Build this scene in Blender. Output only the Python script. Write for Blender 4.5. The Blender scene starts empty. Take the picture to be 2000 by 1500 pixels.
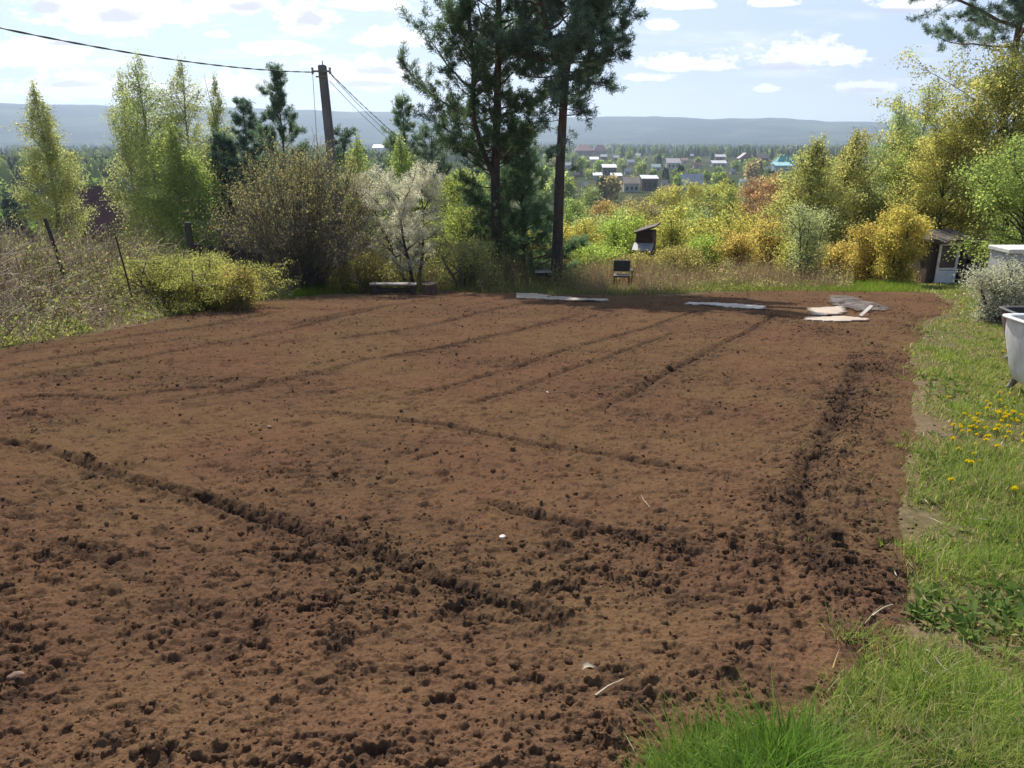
import bpy, bmesh, math, random
import numpy as np
from mathutils import Vector, Matrix, Euler

R = math.radians
scn = bpy.context.scene
COL = scn.collection

# ------------------------------------------------------------------ camera, light, exposure
F = 1500.0                      # focal length in pixels of the 2000 x 1500 photograph
PITCH = R(17.6)
EYE = 1.65
cd = bpy.data.cameras.new('camera')
cam = bpy.data.objects.new('camera', cd)
COL.objects.link(cam)
cd.sensor_width = 36.0
cd.lens = 36.0 * F / 2000.0
cd.clip_start = 0.05
cd.clip_end = 40000
cam.location = (0, 0, EYE)
cam.rotation_euler = (R(90) - PITCH, 0, 0)
scn.camera = cam

SUN_EL, SUN_AZ = R(47), R(-15)          # azimuth measured from +Y, negative towards -X
sun_dir = Vector((math.sin(SUN_AZ) * math.cos(SUN_EL), math.cos(SUN_AZ) * math.cos(SUN_EL), math.sin(SUN_EL)))
ld = bpy.data.lights.new('sun', 'SUN')
ld.energy = 5.0
ld.angle = R(0.55)
ld.color = (1.0, 0.95, 0.87)
sun = bpy.data.objects.new('sun', ld)
COL.objects.link(sun)
sun.rotation_euler = (-sun_dir).to_track_quat('-Z', 'Y').to_euler()

vs = scn.view_settings
vs.view_transform = 'Standard'
vs.look = 'None'
vs.exposure = 0.5
vs.gamma = 1.0
SKY_STRENGTH = 0.12
scn.cycles.max_bounces = 7
scn.cycles.diffuse_bounces = 3
scn.cycles.glossy_bounces = 2
scn.cycles.transmission_bounces = 4
scn.cycles.transparent_max_bounces = 8
scn.cycles.volume_bounces = 0
scn.cycles.caustics_reflective = False
scn.cycles.caustics_refractive = False
scn.cycles.use_denoising = True


def pix_dir(px, py):
    u = (px - 1000.0) / F
    v = -(py - 750.0) / F
    return np.array([u, math.cos(PITCH) + v * math.sin(PITCH), -math.sin(PITCH) + v * math.cos(PITCH)])


# ------------------------------------------------------------------ small node helper
class Nodes:
    def __init__(self, tree):
        self.t = tree
        tree.nodes.clear()

    def n(self, typ, **kw):
        nd = self.t.nodes.new(typ)
        ins = kw.pop('ins', {})
        for k, v in kw.items():
            setattr(nd, k, v)
        for k, v in ins.items():
            self.put(nd.inputs[k], v)
        return nd

    def put(self, sock, v):
        if isinstance(v, bpy.types.NodeSocket):
            self.t.links.new(v, sock)
        else:
            if hasattr(sock.default_value, '__len__') and not hasattr(v, '__len__'):
                v = (v,) * len(sock.default_value)
            if hasattr(v, '__len__') and len(v) == 3 and len(sock.default_value) == 4:
                v = tuple(v) + (1.0,)
            sock.default_value = v

    def m(self, op, a, b=0.0, c=0.0, clamp=False):
        nd = self.t.nodes.new('ShaderNodeMath')
        nd.operation = op
        nd.use_clamp = clamp
        self.put(nd.inputs[0], a)
        self.put(nd.inputs[1], b)
        self.put(nd.inputs[2], c)
        return nd.outputs[0]

    def mix(self, fac, a, b, blend='MIX'):
        nd = self.t.nodes.new('ShaderNodeMix')
        nd.data_type = 'RGBA'
        nd.blend_type = blend
        nd.clamp_factor = True
        self.put(nd.inputs[0], fac)
        self.put(nd.inputs[6], a)
        self.put(nd.inputs[7], b)
        return nd.outputs[2]

    def noise(self, vec, scale, detail=3.0, rough=0.55, dist=0.0):
        nd = self.t.nodes.new('ShaderNodeTexNoise')
        if vec is not None:
            self.put(nd.inputs['Vector'], vec)
        nd.inputs['Scale'].default_value = scale
        nd.inputs['Detail'].default_value = detail
        nd.inputs['Roughness'].default_value = rough
        nd.inputs['Distortion'].default_value = dist
        return nd.outputs['Fac']

    def step(self, v, lo, hi, smooth=True):
        nd = self.t.nodes.new('ShaderNodeMapRange')
        nd.interpolation_type = 'SMOOTHSTEP' if smooth else 'LINEAR'
        nd.clamp = True
        self.put(nd.inputs[0], v)
        self.put(nd.inputs[1], lo)
        self.put(nd.inputs[2], hi)
        return nd.outputs[0]


# ------------------------------------------------------------------ sky with clouds (by direction)
wd = bpy.data.worlds.new('World')
scn.world = wd
wd.use_nodes = True


def build_world():
    N = Nodes(wd.node_tree)
    sky = N.n('ShaderNodeTexSky', sky_type='NISHITA', sun_disc=False)
    sky.sun_elevation = SUN_EL
    sky.sun_rotation = SUN_AZ
    sky.altitude = 200
    sky.air_density = 1.0
    sky.dust_density = 2.0
    sky.ozone_density = 1.0
    tc = N.n('ShaderNodeTexCoord')
    sep = N.n('ShaderNodeSeparateXYZ', ins={0: tc.outputs['Generated']})
    x, y, z = sep.outputs
    yy = N.m('MAXIMUM', y, 0.08)
    u = N.m('DIVIDE', x, yy)
    v = N.m('DIVIDE', z, yy)
    uv = N.n('ShaderNodeCombineXYZ', ins={0: u, 1: v, 2: 0.0}).outputs[0]
    st = N.n('ShaderNodeMapping', ins={'Vector': uv, 'Scale': (1.0, 2.0, 1.0)}).outputs[0]
    nz = N.noise(st, 9.0, 6.0, 0.6)
    nf = N.noise(st, 38.0, 6.0, 0.65)
    nsum = N.m('ADD', N.m('MULTIPLY', N.m('SUBTRACT', nz, 0.5), 2.6), N.m('MULTIPLY', N.m('SUBTRACT', nf, 0.5), 2.4))

    def blob(px, py, a, b):
        d = pix_dir(px, py)
        u0, v0 = d[0] / d[1], d[2] / d[1]
        k = 1.0 / F / d[1]
        du = N.m('MULTIPLY', N.m('SUBTRACT', u, u0), 1.0 / (a * k))
        dv = N.m('MULTIPLY', N.m('SUBTRACT', v, v0), 1.0 / (b * k))
        dv = N.m('MULTIPLY', dv, N.m('MULTIPLY_ADD', N.m('LESS_THAN', dv, 0.0), 0.7, 1.0))
        r2 = N.m('ADD', N.m('MULTIPLY', du, du), N.m('MULTIPLY', dv, dv))
        return N.m('SUBTRACT', 1.0, N.m('SQRT', r2))

    def union(lst):
        out = None
        for bl in lst:
            k = blob(*bl)
            out = k if out is None else N.m('MAXIMUM', out, k)
        return out
    white = [(1550, 112, 135, 46), (1650, 118, 60, 30), (1310, 126, 90, 26), (1700, 170, 70, 26), (1295, 48, 36, 18), (1380, 130, 60, 14),
             (1320, 8, 90, 22), (1760, 8, 100, 24), (1515, 6, 70, 16), (1500, 174, 40, 12), (1265, 152, 70, 14),
             (600, 40, 80, 60), (215, 30, 250, 70), (440, 10, 150, 38), (750, 78, 120, 26), (540, 97, 95, 18), (430, 67, 40, 12),
             (745, 150, 150, 50), (60, 110, 180, 50), (150, 175, 260, 40), (480, 175, 140, 34), (-200, 60, 200, 90),
             (700, 10, 120, 18), (2250, 90, 200, 60), (-500, 150, 260, 60)]
    grey = [(604, 40, 40, 26), (230, 34, 75, 20), (480, 15, 48, 14), (85, 18, 42, 22), (130, 165, 70, 10), (735, 140, 60, 14),
            (720, 165, 90, 9), (140, 85, 60, 7), (1530, 132, 75, 14), (1690, 178, 50, 9), (1750, 22, 80, 9)]
    cw = N.m('ADD', union(white), N.m('MULTIPLY', nsum, 0.80))
    cmask = N.step(cw, 0.08, 0.42)
    gw = N.m('ADD', union(grey), N.m('MULTIPLY', nsum, 0.7))
    gmask = N.m('MULTIPLY', N.step(gw, 0.0, 0.6), 0.75)
    # thin streaks of cloud everywhere, thicker towards the horizon
    st2 = N.n('ShaderNodeMapping', ins={'Vector': uv, 'Scale': (1.6, 9.0, 1.0), 'Location': (0.37, 0.1, 0.0)}).outputs[0]
    n2 = N.noise(st2, 4.0, 6.0, 0.6)
    low = N.step(v, 0.26, 0.02)
    thr = N.m('MULTIPLY_ADD', low, -0.16, 0.60)
    thin = N.m('MULTIPLY', N.step(n2, thr, N.m('ADD', thr, 0.2)), N.m('MULTIPLY_ADD', N.step(u, 0.1, -0.25), 0.35, 0.40))
    fog = N.m('MULTIPLY', N.step(v, 0.09, -0.01), 0.6)
    # behind and above the view: loose cumulus from a plane projection
    zz = N.m('MAXIMUM', z, 0.05)
    pv = N.n('ShaderNodeCombineXYZ', ins={0: N.m('DIVIDE', x, zz), 1: N.m('DIVIDE', y, zz), 2: 0.0}).outputs[0]
    n3 = N.step(N.noise(pv, 1.3, 5.0, 0.6), 0.52, 0.68)
    back = N.m('MULTIPLY', n3, N.m('MULTIPLY', N.step(y, 0.45, 0.2), 0.6))
    allc = N.m('MAXIMUM', N.m('MAXIMUM', cmask, back), N.m('MAXIMUM', thin, fog))
    W = 1.0 / SKY_STRENGTH
    # the air is brightest low down and on the sun's side; overhead and behind it is deep blue
    glow = N.m('MULTIPLY', N.step(z, 0.62, 0.22), N.step(y, -0.1, 0.5))
    blue = N.mix(N.m('MULTIPLY', glow, 0.85), sky.outputs[0], N.mix(N.step(u, 0.3, -0.5), (0.40 * W, 0.50 * W, 0.68 * W), (0.46 * W, 0.59 * W, 0.68 * W)))
    wht = N.mix(glow, (0.36 * W, 0.37 * W, 0.40 * W), (0.80 * W, 0.80 * W, 0.81 * W))
    col = N.mix(allc, blue, wht)
    col = N.mix(gmask, col, (0.47 * W, 0.47 * W, 0.57 * W))
    bg = N.n('ShaderNodeBackground', ins={'Color': col, 'Strength': SKY_STRENGTH})
    out = N.n('ShaderNodeOutputWorld')
    wd.node_tree.links.new(bg.outputs[0], out.inputs['Surface'])


build_world()

# ------------------------------------------------------------------ noise in numpy
U32 = np.uint32


def hash2(ix, iy, seed=0):
    h = ix.astype(np.int64) * 374761393 + iy.astype(np.int64) * 668265263 + seed * 1442695041
    h = (h & 0xFFFFFFFF).astype(np.uint32)
    h = (h ^ (h >> U32(13))) * U32(1274126177)
    h = (h ^ (h >> U32(16))) * U32(2246822519)
    h = h ^ (h >> U32(15))
    return h.astype(np.float64) / 4294967296.0


def vnoise(x, y, seed=0):
    ix = np.floor(x)
    iy = np.floor(y)
    fx = x - ix
    fy = y - iy
    fx = fx * fx * (3 - 2 * fx)
    fy = fy * fy * (3 - 2 * fy)
    a = hash2(ix, iy, seed)
    b = hash2(ix + 1, iy, seed)
    c = hash2(ix, iy + 1, seed)
    d = hash2(ix + 1, iy + 1, seed)
    return ((a * (1 - fx) + b * fx) * (1 - fy) + (c * (1 - fx) + d * fx) * fy) * 2 - 1


def fbm(x, y, octv=4, seed=0, gain=0.5):
    s = 0.0
    a = 1.0
    for i in range(octv):
        s = s + a * vnoise(x * 2 ** i + 17.3 * i, y * 2 ** i - 9.1 * i, seed + i)
        a *= gain
    return s


def lumps(x, y, cell, prob, seed, rough=0.0):
    """Hemispherical lumps in jittered cells; prob is the chance that a cell holds one (array)."""
    gx = x / cell
    gy = y / cell
    ix = np.floor(gx)
    iy = np.floor(gy)
    out = np.zeros_like(gx)
    for dx in (-1, 0, 1):
        for dy in (-1, 0, 1):
            cx = ix + dx
            cy = iy + dy
            px = cx + 0.15 + 0.7 * hash2(cx, cy, seed)
            py = cy + 0.15 + 0.7 * hash2(cx, cy, seed + 1)
            rr = 0.22 + 0.40 * hash2(cx, cy, seed + 2) ** 2
            on = hash2(cx, cy, seed + 3) < prob
            an = hash2(cx, cy, seed + 4) * 6.283
            ddx = gx - px
            ddy = gy - py
            ca, sa = np.cos(an), np.sin(an)
            ex = (ddx * ca + ddy * sa) * 0.8
            ey = (-ddx * sa + ddy * ca) * 1.25
            d2 = (ex * ex + ey * ey) / (rr * rr) + rough
            h = rr * np.sqrt(np.clip(1 - d2, 0, 1)) * on
            out = np.maximum(out, h)
    return out * cell


def sstep(a, b, x):
    t = np.clip((x - a) / (b - a), 0, 1)
    return t * t * (3 - 2 * t)


# ------------------------------------------------------------------ terrain heights
SLOPE = -0.1235
VALLEY = -23.0


def terrain(x, y):
    x = np.asarray(x, float)
    y = np.asarray(y, float)
    near = SLOPE * np.maximum(y, -6)
    s = np.clip((y - 36) / 132.0, 0, 1)
    p0 = SLOPE * 36
    m0 = SLOPE * 132
    h = (2 * s ** 3 - 3 * s ** 2 + 1) * p0 + (s ** 3 - 2 * s ** 2 + s) * m0 + (-2 * s ** 3 + 3 * s ** 2) * VALLEY
    return np.where(y < 36, near, h)


def ground_pt(px, py, lift=0.0):
    d = pix_dir(px, py)
    lo, hi = 0.2, 6000.0
    for _ in range(70):
        mid = math.sqrt(lo * hi)
        p = np.array([0, 0, EYE]) + d * mid
        if p[2] < float(terrain(p[0], p[1])) + lift:
            hi = mid
        else:
            lo = mid
    p = np.array([0, 0, EYE]) + d * lo
    return p


def at_depth(px, py, Y):
    d = pix_dir(px, py)
    return np.array([0, 0, EYE]) + d * (Y / d[1])


PLOT_PX = [(-500, 800), (0, 683), (110, 664), (230, 643), (330, 620), (450, 594), (640, 577), (860, 572), (1010, 574), (1110, 578),
           (1300, 577), (1400, 571), (1550, 568), (1820, 572), (1866, 598), (1850, 612), (1796, 632), (1786, 700), (1800, 760), (1802, 850),
           (1798, 940), (1772, 1020), (1800, 1110), (1768, 1220), (1705, 1310), (1645, 1395), (1560, 1440), (1410, 1475), (1290, 1530), (1245, 1610)]
PLOT = np.array([ground_pt(*p)[:2] for p in PLOT_PX] + [[0.28, 0.6], [0.0, -2.0], [-9.0, -2.0], [-14.0, 5.0]])


def poly_sdf(x, y, P):
    """Signed distance to polygon P, positive inside."""
    d = np.full(x.shape, 1e9)
    inside = np.zeros(x.shape, bool)
    n = len(P)
    for i in range(n):
        ax, ay = P[i]
        bx, by = P[(i + 1) % n]
        ex, ey = bx - ax, by - ay
        wx, wy = x - ax, y - ay
        t = np.clip((wx * ex + wy * ey) / (ex * ex + ey * ey + 1e-12), 0, 1)
        d = np.minimum(d, (wx - ex * t) ** 2 + (wy - ey * t) ** 2)
        c = (ay <= y) != (by <= y)
        xi = ax + (y - ay) / np.where(by - ay == 0, 1e-9, by - ay) * ex
        inside ^= c & (x < xi)
    d = np.sqrt(d)
    return np.where(inside, d, -d)


def line_dist(x, y, P):
    d = np.full(x.shape, 1e9)
    tt = np.zeros(x.shape)
    n = len(P) - 1
    for i in range(n):
        ax, ay = P[i]
        bx, by = P[i + 1]
        ex, ey = bx - ax, by - ay
        wx, wy = x - ax, y - ay
        t = np.clip((wx * ex + wy * ey) / (ex * ex + ey * ey + 1e-12), 0, 1)
        q = (wx - ex * t) ** 2 + (wy - ey * t) ** 2
        tt = np.where(q < d, (i + t) / n, tt)
        d = np.minimum(d, q)
    return np.sqrt(d), tt


def bank(x, y):
    """Extra height of the overgrown bank left of the plot and small unevenness elsewhere."""
    sd = poly_sdf(x, y, PLOT)
    out = -sd
    left = sstep(1.0, 5.0, out) * sstep(-4.5, -9.0, x - 0.0 * y) * sstep(34, 24, y) * sstep(2, 8, y)
    h = 0.85 * left
    h = h + 0.05 * fbm(x / 3.0, y / 3.0, 3, 5) * sstep(0.0, 2.0, out) * sstep(2500, 30, np.hypot(x, y))
    h = h + 0.5 * fbm(x / 40.0, y / 40.0, 3, 8) * sstep(45, 90, y) * sstep(3000, 500, y)
    h = h - 0.16 * sstep(0.0, 0.55, sd)
    return h, sd


def ground_z(x, y):
    x = np.atleast_1d(np.asarray(x, float))
    y = np.atleast_1d(np.asarray(y, float))
    h, sd = bank(x, y)
    return terrain(x, y) + h + 0.16 * sstep(0.0, 0.55, sd)


def gz(x, y):
    return float(ground_z([x], [y])[0])


# ------------------------------------------------------------------ mesh and object helpers
def mesh_np(name, V, faces, mat=None, tint=None, smooth=False):
    """faces: list of (n,k) integer arrays of faces."""
    me = bpy.data.meshes.new(name)
    V = np.asarray(V, np.float32)
    me.vertices.add(len(V))
    me.vertices.foreach_set('co', V.ravel())
    if not isinstance(faces, (list, tuple)):
        faces = [faces]
    faces = [np.asarray(f, np.int32) for f in faces if len(f)]
    loops = np.concatenate([f.ravel() for f in faces])
    starts = []
    o = 0
    for f in faces:
        k = f.shape[1]
        starts.append(o + np.arange(len(f), dtype=np.int32) * k)
        o += f.size
    starts = np.concatenate(starts).astype(np.int32)
    me.loops.add(len(loops))
    me.loops.foreach_set('vertex_index', loops)
    me.polygons.add(len(starts))
    me.polygons.foreach_set('loop_start', starts)
    if smooth:
        me.polygons.foreach_set('use_smooth', np.ones(len(starts), bool))
    if tint is not None:
        a = me.attributes.new('tint', 'FLOAT_COLOR', 'POINT')
        c = np.ones((len(V), 4), np.float32)
        c[:, :3] = tint
        a.data.foreach_set('color', c.ravel())
    me.update(calc_edges=True)
    me.validate()
    if mat:
        me.materials.append(mat)
    return me


def link(name, data, parent=None, loc=(0, 0, 0), rot=(0, 0, 0)):
    o = bpy.data.objects.new(name, data)
    COL.objects.link(o)
    o.location = loc
    o.rotation_euler = rot
    if parent is not None:
        o.parent = parent
    return o


def tag(o, label, cat, group=None, kind=None):
    if label:
        o['label'] = label
    if cat:
        o['category'] = cat
    if group:
        o['group'] = group
    if kind:
        o['kind'] = kind
    return o


def thing(name, label, cat, loc=(0, 0, 0), rot=(0, 0, 0), group=None):
    return tag(link(name, None, None, loc, rot), label, cat, group)


class BM:
    """Collects shaped boxes, tubes and prisms into one mesh."""

    def __init__(self):
        self.bm = bmesh.new()

    def box(self, c, s, rot=None, bevel=0.0, taper=1.0, jit=0.0, rng=None):
        m = Matrix.Translation(c)
        if rot is not None:
            m = m @ Euler(rot).to_matrix().to_4x4()
        r = bmesh.ops.create_cube(self.bm, size=1.0)
        vs_ = r['verts']
        for v in vs_:
            k = taper if v.co.z > 0 else 1.0
            v.co = Vector((v.co.x * s[0] * k, v.co.y * s[1] * k, v.co.z * s[2]))
            if jit:
                v.co += Vector((rng.uniform(-jit, jit), rng.uniform(-jit, jit), rng.uniform(-jit, jit)))
        if bevel > 0:
            ed = list({e for v in vs_ for e in v.link_edges})
            rr = bmesh.ops.bevel(self.bm, geom=ed, offset=bevel, segments=2, profile=0.5, affect='EDGES')
            vs_ = list({v for f in rr['faces'] for v in f.verts} | {v for v in vs_ if v.is_valid})
        for v in vs_:
            v.co = m @ v.co
        return vs_

    def prism(self, pts, axis_from, axis_to):
        """Extrudes polygon pts (list of 3D) by the vector axis_to - axis_from."""
        d = Vector(axis_to) - Vector(axis_from)
        a = [self.bm.verts.new(Vector(p)) for p in pts]
        b = [self.bm.verts.new(Vector(p) + d) for p in pts]
        n = len(pts)
        self.bm.faces.new(a[::-1])
        self.bm.faces.new(b)
        for i in range(n):
            self.bm.faces.new((a[i], a[(i + 1) % n], b[(i + 1) % n], b[i]))

    def tube(self, pts, radii, sides=8, cap=True):
        pts = [Vector(p) for p in pts]
        rings = []
        for i, p in enumerate(pts):
            t = (pts[min(i + 1, len(pts) - 1)] - pts[max(i - 1, 0)]).normalized()
            up = Vector((0, 0, 1)) if abs(t.z) < 0.9 else Vector((1, 0, 0))
            a = t.cross(up).normalized()
            b = t.cross(a)
            r = radii[i] if hasattr(radii, '__len__') else radii
            rings.append([self.bm.verts.new(p + (a * math.cos(k * 6.28319 / sides) + b * math.sin(k * 6.28319 / sides)) * r) for k in range(sides)])
        for i in range(len(rings) - 1):
            for k in range(sides):
                self.bm.faces.new((rings[i][k], rings[i][(k + 1) % sides], rings[i + 1][(k + 1) % sides], rings[i + 1][k]))
        if cap:
            self.bm.faces.new(rings[0][::-1])
            self.bm.faces.new(rings[-1])

    def done(self, name, mat, parent=None, loc=(0, 0, 0), rot=(0, 0, 0), smooth=False):
        bmesh.ops.recalc_face_normals(self.bm, faces=self.bm.faces)
        me = bpy.data.meshes.new(name)
        self.bm.to_mesh(me)
        self.bm.free()
        if smooth:
            for p in me.polygons:
                p.use_smooth = True
        me.materials.append(mat)
        return link(name, me, parent, loc, rot)


# ------------------------------------------------------------------ materials
def new_mat(name):
    m = bpy.data.materials.new(name)
    m.use_nodes = True
    return m, Nodes(m.node_tree)


def finish(m, N, shader):
    o = N.n('ShaderNodeOutputMaterial')
    m.node_tree.links.new(shader, o.inputs['Surface'])
    return m


def foliage_mat(name, transl=0.45, gain=1.0):
    """Leaf colour = object colour x per-leaf tint; diffuse, translucent and a little gloss."""
    m, N = new_mat(name)
    oi = N.n('ShaderNodeObjectInfo')
    at = N.n('ShaderNodeAttribute', attribute_name='tint')
    c = N.mix(1.0, oi.outputs['Color'], at.outputs['Color'], 'MULTIPLY')
    c = N.mix(1.0, c, (gain, gain, gain), 'MULTIPLY')
    d = N.n('ShaderNodeBsdfDiffuse', ins={'Color': c})
    t = N.n('ShaderNodeBsdfTranslucent', ins={'Color': N.mix(1.0, c, (1.15, 1.12, 0.85), 'MULTIPLY')})
    mx = N.n('ShaderNodeMixShader', ins={0: transl, 1: d.outputs[0], 2: t.outputs[0]})
    return finish(m, N, mx.outputs[0])


def bark_mat(name, lo, hi, z0=2.0, z1=6.0, scale=14.0):
    m, N = new_mat(name)
    tc = N.n('ShaderNodeTexCoord')
    sep = N.n('ShaderNodeSeparateXYZ', ins={0: tc.outputs['Object']})
    st = N.n('ShaderNodeMapping', ins={'Vector': tc.outputs['Object'], 'Scale': (1, 1, 0.25)}).outputs[0]
    nz = N.noise(st, scale, 5.0, 0.65)
    hcol = N.mix(N.step(sep.outputs[2], z0, z1), lo, hi)
    c = N.mix(N.step(nz, 0.35, 0.65), N.mix(1.0, hcol, (0.45, 0.45, 0.48), 'MULTIPLY'), hcol)
    bp = N.n('ShaderNodeBump', ins={'Strength': 0.8, 'Distance': 0.03, 'Height': nz})
    b = N.n('ShaderNodeBsdfPrincipled', ins={'Base Color': c, 'Roughness': 0.9, 'Normal': bp.outputs[0]})
    return finish(m, N, b.outputs[0])


def plain_mat(name, c, c2=None, rough=0.8, scale=6.0, bump=0.01, stretch=(1, 1, 1), metal=0.0, lo=0.4, hi=0.65):
    """A weathered surface: two colours in noise patches and a slight bump."""
    m, N = new_mat(name)
    tc = N.n('ShaderNodeTexCoord')
    st = N.n('ShaderNodeMapping', ins={'Vector': tc.outputs['Object'], 'Scale': stretch}).outputs[0]
    nz = N.noise(st, scale, 5.0, 0.65)
    n2 = N.noise(st, scale * 5.0, 3.0, 0.6)
    cc = N.mix(N.step(nz, lo, hi), c, c2 or tuple(k * 0.6 for k in c))
    cc = N.mix(N.m('MULTIPLY', N.step(n2, 0.35, 0.7), 0.35), cc, tuple(k * 0.55 for k in c))
    bp = N.n('ShaderNodeBump', ins={'Strength': 0.6, 'Distance': bump, 'Height': n2})
    b = N.n('ShaderNodeBsdfPrincipled', ins={'Base Color': cc, 'Roughness': rough, 'Metallic': metal, 'Normal': bp.outputs[0]})
    return finish(m, N, b.outputs[0])


def soil_mat():
    m, N = new_mat('tilled_soil')
    tc = N.n('ShaderNodeTexCoord')
    P = tc.outputs['Object']
    damp_shade = N.n('ShaderNodeAttribute', attribute_name='damp_shade').outputs['Fac']
    big = N.noise(P, 0.55, 4.0, 0.6)
    mid = N.noise(P, 5.0, 5.0, 0.65)
    fine = N.noise(P, 85.0, 4.0, 0.7)
    dry = N.mix(N.step(big, 0.35, 0.65), (0.196, 0.106, 0.060), (0.200, 0.121, 0.062))
    dry = N.mix(N.m('MULTIPLY', N.step(mid, 0.42, 0.7), 0.45), dry, (0.128, 0.074, 0.046))
    c = N.mix(damp_shade, dry, (0.055, 0.038, 0.030))
    crumb = N.noise(P, 14.0, 6.0, 0.75)
    c = N.mix(N.m('MULTIPLY', N.step(crumb, 0.53, 0.66), 0.62), c, (0.080, 0.050, 0.036))
    c = N.mix(N.m('MULTIPLY', N.step(fine, 0.5, 0.72), 0.45), c, (0.29, 0.165, 0.088))
    c = N.mix(N.m('MULTIPLY', N.step(fine, 0.46, 0.28), 0.65), c, (0.05, 0.034, 0.026))
    h = N.m('ADD', N.m('MULTIPLY', fine, 1.0), N.m('MULTIPLY', N.noise(P, 260.0, 2.0, 0.6), 0.5))
    bp = N.n('ShaderNodeBump', ins={'Strength': 1.0, 'Distance': 0.010, 'Height': h})
    b = N.n('ShaderNodeBsdfDiffuse', ins={'Color': c, 'Roughness': 0.6, 'Normal': bp.outputs[0]})
    return finish(m, N, b.outputs[0])


def ground_mat():
    m, N = new_mat('ground')
    geo = N.n('ShaderNodeNewGeometry')
    P = geo.outputs['Position']
    sep = N.n('ShaderNodeSeparateXYZ', ins={0: P})
    big = N.noise(P, 0.35, 4.0, 0.6)
    fine = N.noise(P, 18.0, 5.0, 0.7)
    near = N.mix(N.step(big, 0.4, 0.6), (0.135, 0.110, 0.055), (0.20, 0.140, 0.085))
    near = N.mix(N.step(fine, 0.45, 0.75), near, (0.25, 0.18, 0.115))
    near = N.mix(N.m('MULTIPLY', N.step(fine, 0.45, 0.25), 0.6), near, (0.05, 0.04, 0.025))
    fb = N.noise(P, 0.012, 5.0, 0.65)
    ff = N.noise(P, 0.12, 4.0, 0.65)
    far = N.mix(N.step(fb, 0.42, 0.6), (0.085, 0.105, 0.042), (0.15, 0.14, 0.075))
    far = N.mix(N.step(ff, 0.4, 0.7), far, (0.045, 0.06, 0.028))
    c = N.mix(N.step(sep.outputs[1], 60.0, 160.0), near, far)
    bp = N.n('ShaderNodeBump', ins={'Strength': 0.7, 'Distance': 0.02, 'Height': fine})
    b = N.n('ShaderNodeBsdfDiffuse', ins={'Color': c, 'Roughness': 0.6, 'Normal': bp.outputs[0]})
    return finish(m, N, b.outputs[0])


def hill_mat():
    m, N = new_mat('wooded_hills')
    geo = N.n('ShaderNodeNewGeometry')
    P = geo.outputs['Position']
    a = N.noise(P, 0.0016, 5.0, 0.6)
    b_ = N.noise(P, 0.02, 4.0, 0.7)
    c = N.mix(N.step(a, 0.45, 0.62), (0.030, 0.048, 0.022), (0.11, 0.135, 0.055))
    c = N.mix(N.m('MULTIPLY', N.step(b_, 0.4, 0.7), 0.6), c, (0.02, 0.03, 0.016))
    b = N.n('ShaderNodeBsdfDiffuse', ins={'Color': c, 'Roughness': 0.5})
    return finish(m, N, b.outputs[0])


M_LEAF = foliage_mat('leaves', 0.6, 1.85)
M_NEEDLE = foliage_mat('needles', 0.5, 2.7)
M_BLOSSOM = foliage_mat('blossom', 0.5)
M_GRASS = foliage_mat('grass_blades', 0.45)
M_DRY = foliage_mat('dry_stems', 0.25)
M_PINEBARK = bark_mat('pine_bark', (0.075, 0.058, 0.048), (0.17, 0.105, 0.075), 3.0, 8.5, 9.0)
M_BARK = bark_mat('dark_bark', (0.075, 0.062, 0.052), (0.085, 0.072, 0.060))
M_GREYBARK = bark_mat('grey_bark', (0.22, 0.195, 0.165), (0.20, 0.175, 0.15))
M_BIRCHBARK = bark_mat('birch_bark', (0.42, 0.41, 0.38), (0.20, 0.16, 0.13), 4.0, 9.0, 6.0)
M_SOIL = soil_mat()

# ------------------------------------------------------------------ the ground sheet
nr, na = 300, 760
rad = 0.25 * (15000 / 0.25) ** (np.arange(nr) / (nr - 1))
ang = np.arange(na) / na * 2 * math.pi
RR, AA = np.meshgrid(rad, ang, indexing='ij')
GX, GY = RR * np.sin(AA), RR * np.cos(AA)
hb, _ = bank(GX.ravel(), GY.ravel())
GZ = terrain(GX.ravel(), GY.ravel()) + hb
V = np.column_stack([GX.ravel(), GY.ravel(), GZ])
i = np.arange(nr - 1)[:, None] * na
j = np.arange(na)[None, :]
j2 = (j + 1) % na
Fq = np.stack([i + j, i + j2, i + na + j2, i + na + j], -1).reshape(-1, 4)
V = np.vstack([V, [[0, 0, float(terrain(0, 0)) - 0.16]]])
Ft = np.column_stack([np.full(na, nr * na), (np.arange(na) + 1) % na, np.arange(na)])
g = link('ground', mesh_np('ground', V, [Fq[:, ::-1], Ft[:, ::-1]], ground_mat(), smooth=True))
tag(g, None, None, kind='structure')

# ------------------------------------------------------------------ tilled soil
def W(pts):
    return np.array([ground_pt(*p)[:2] for p in pts])


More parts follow.
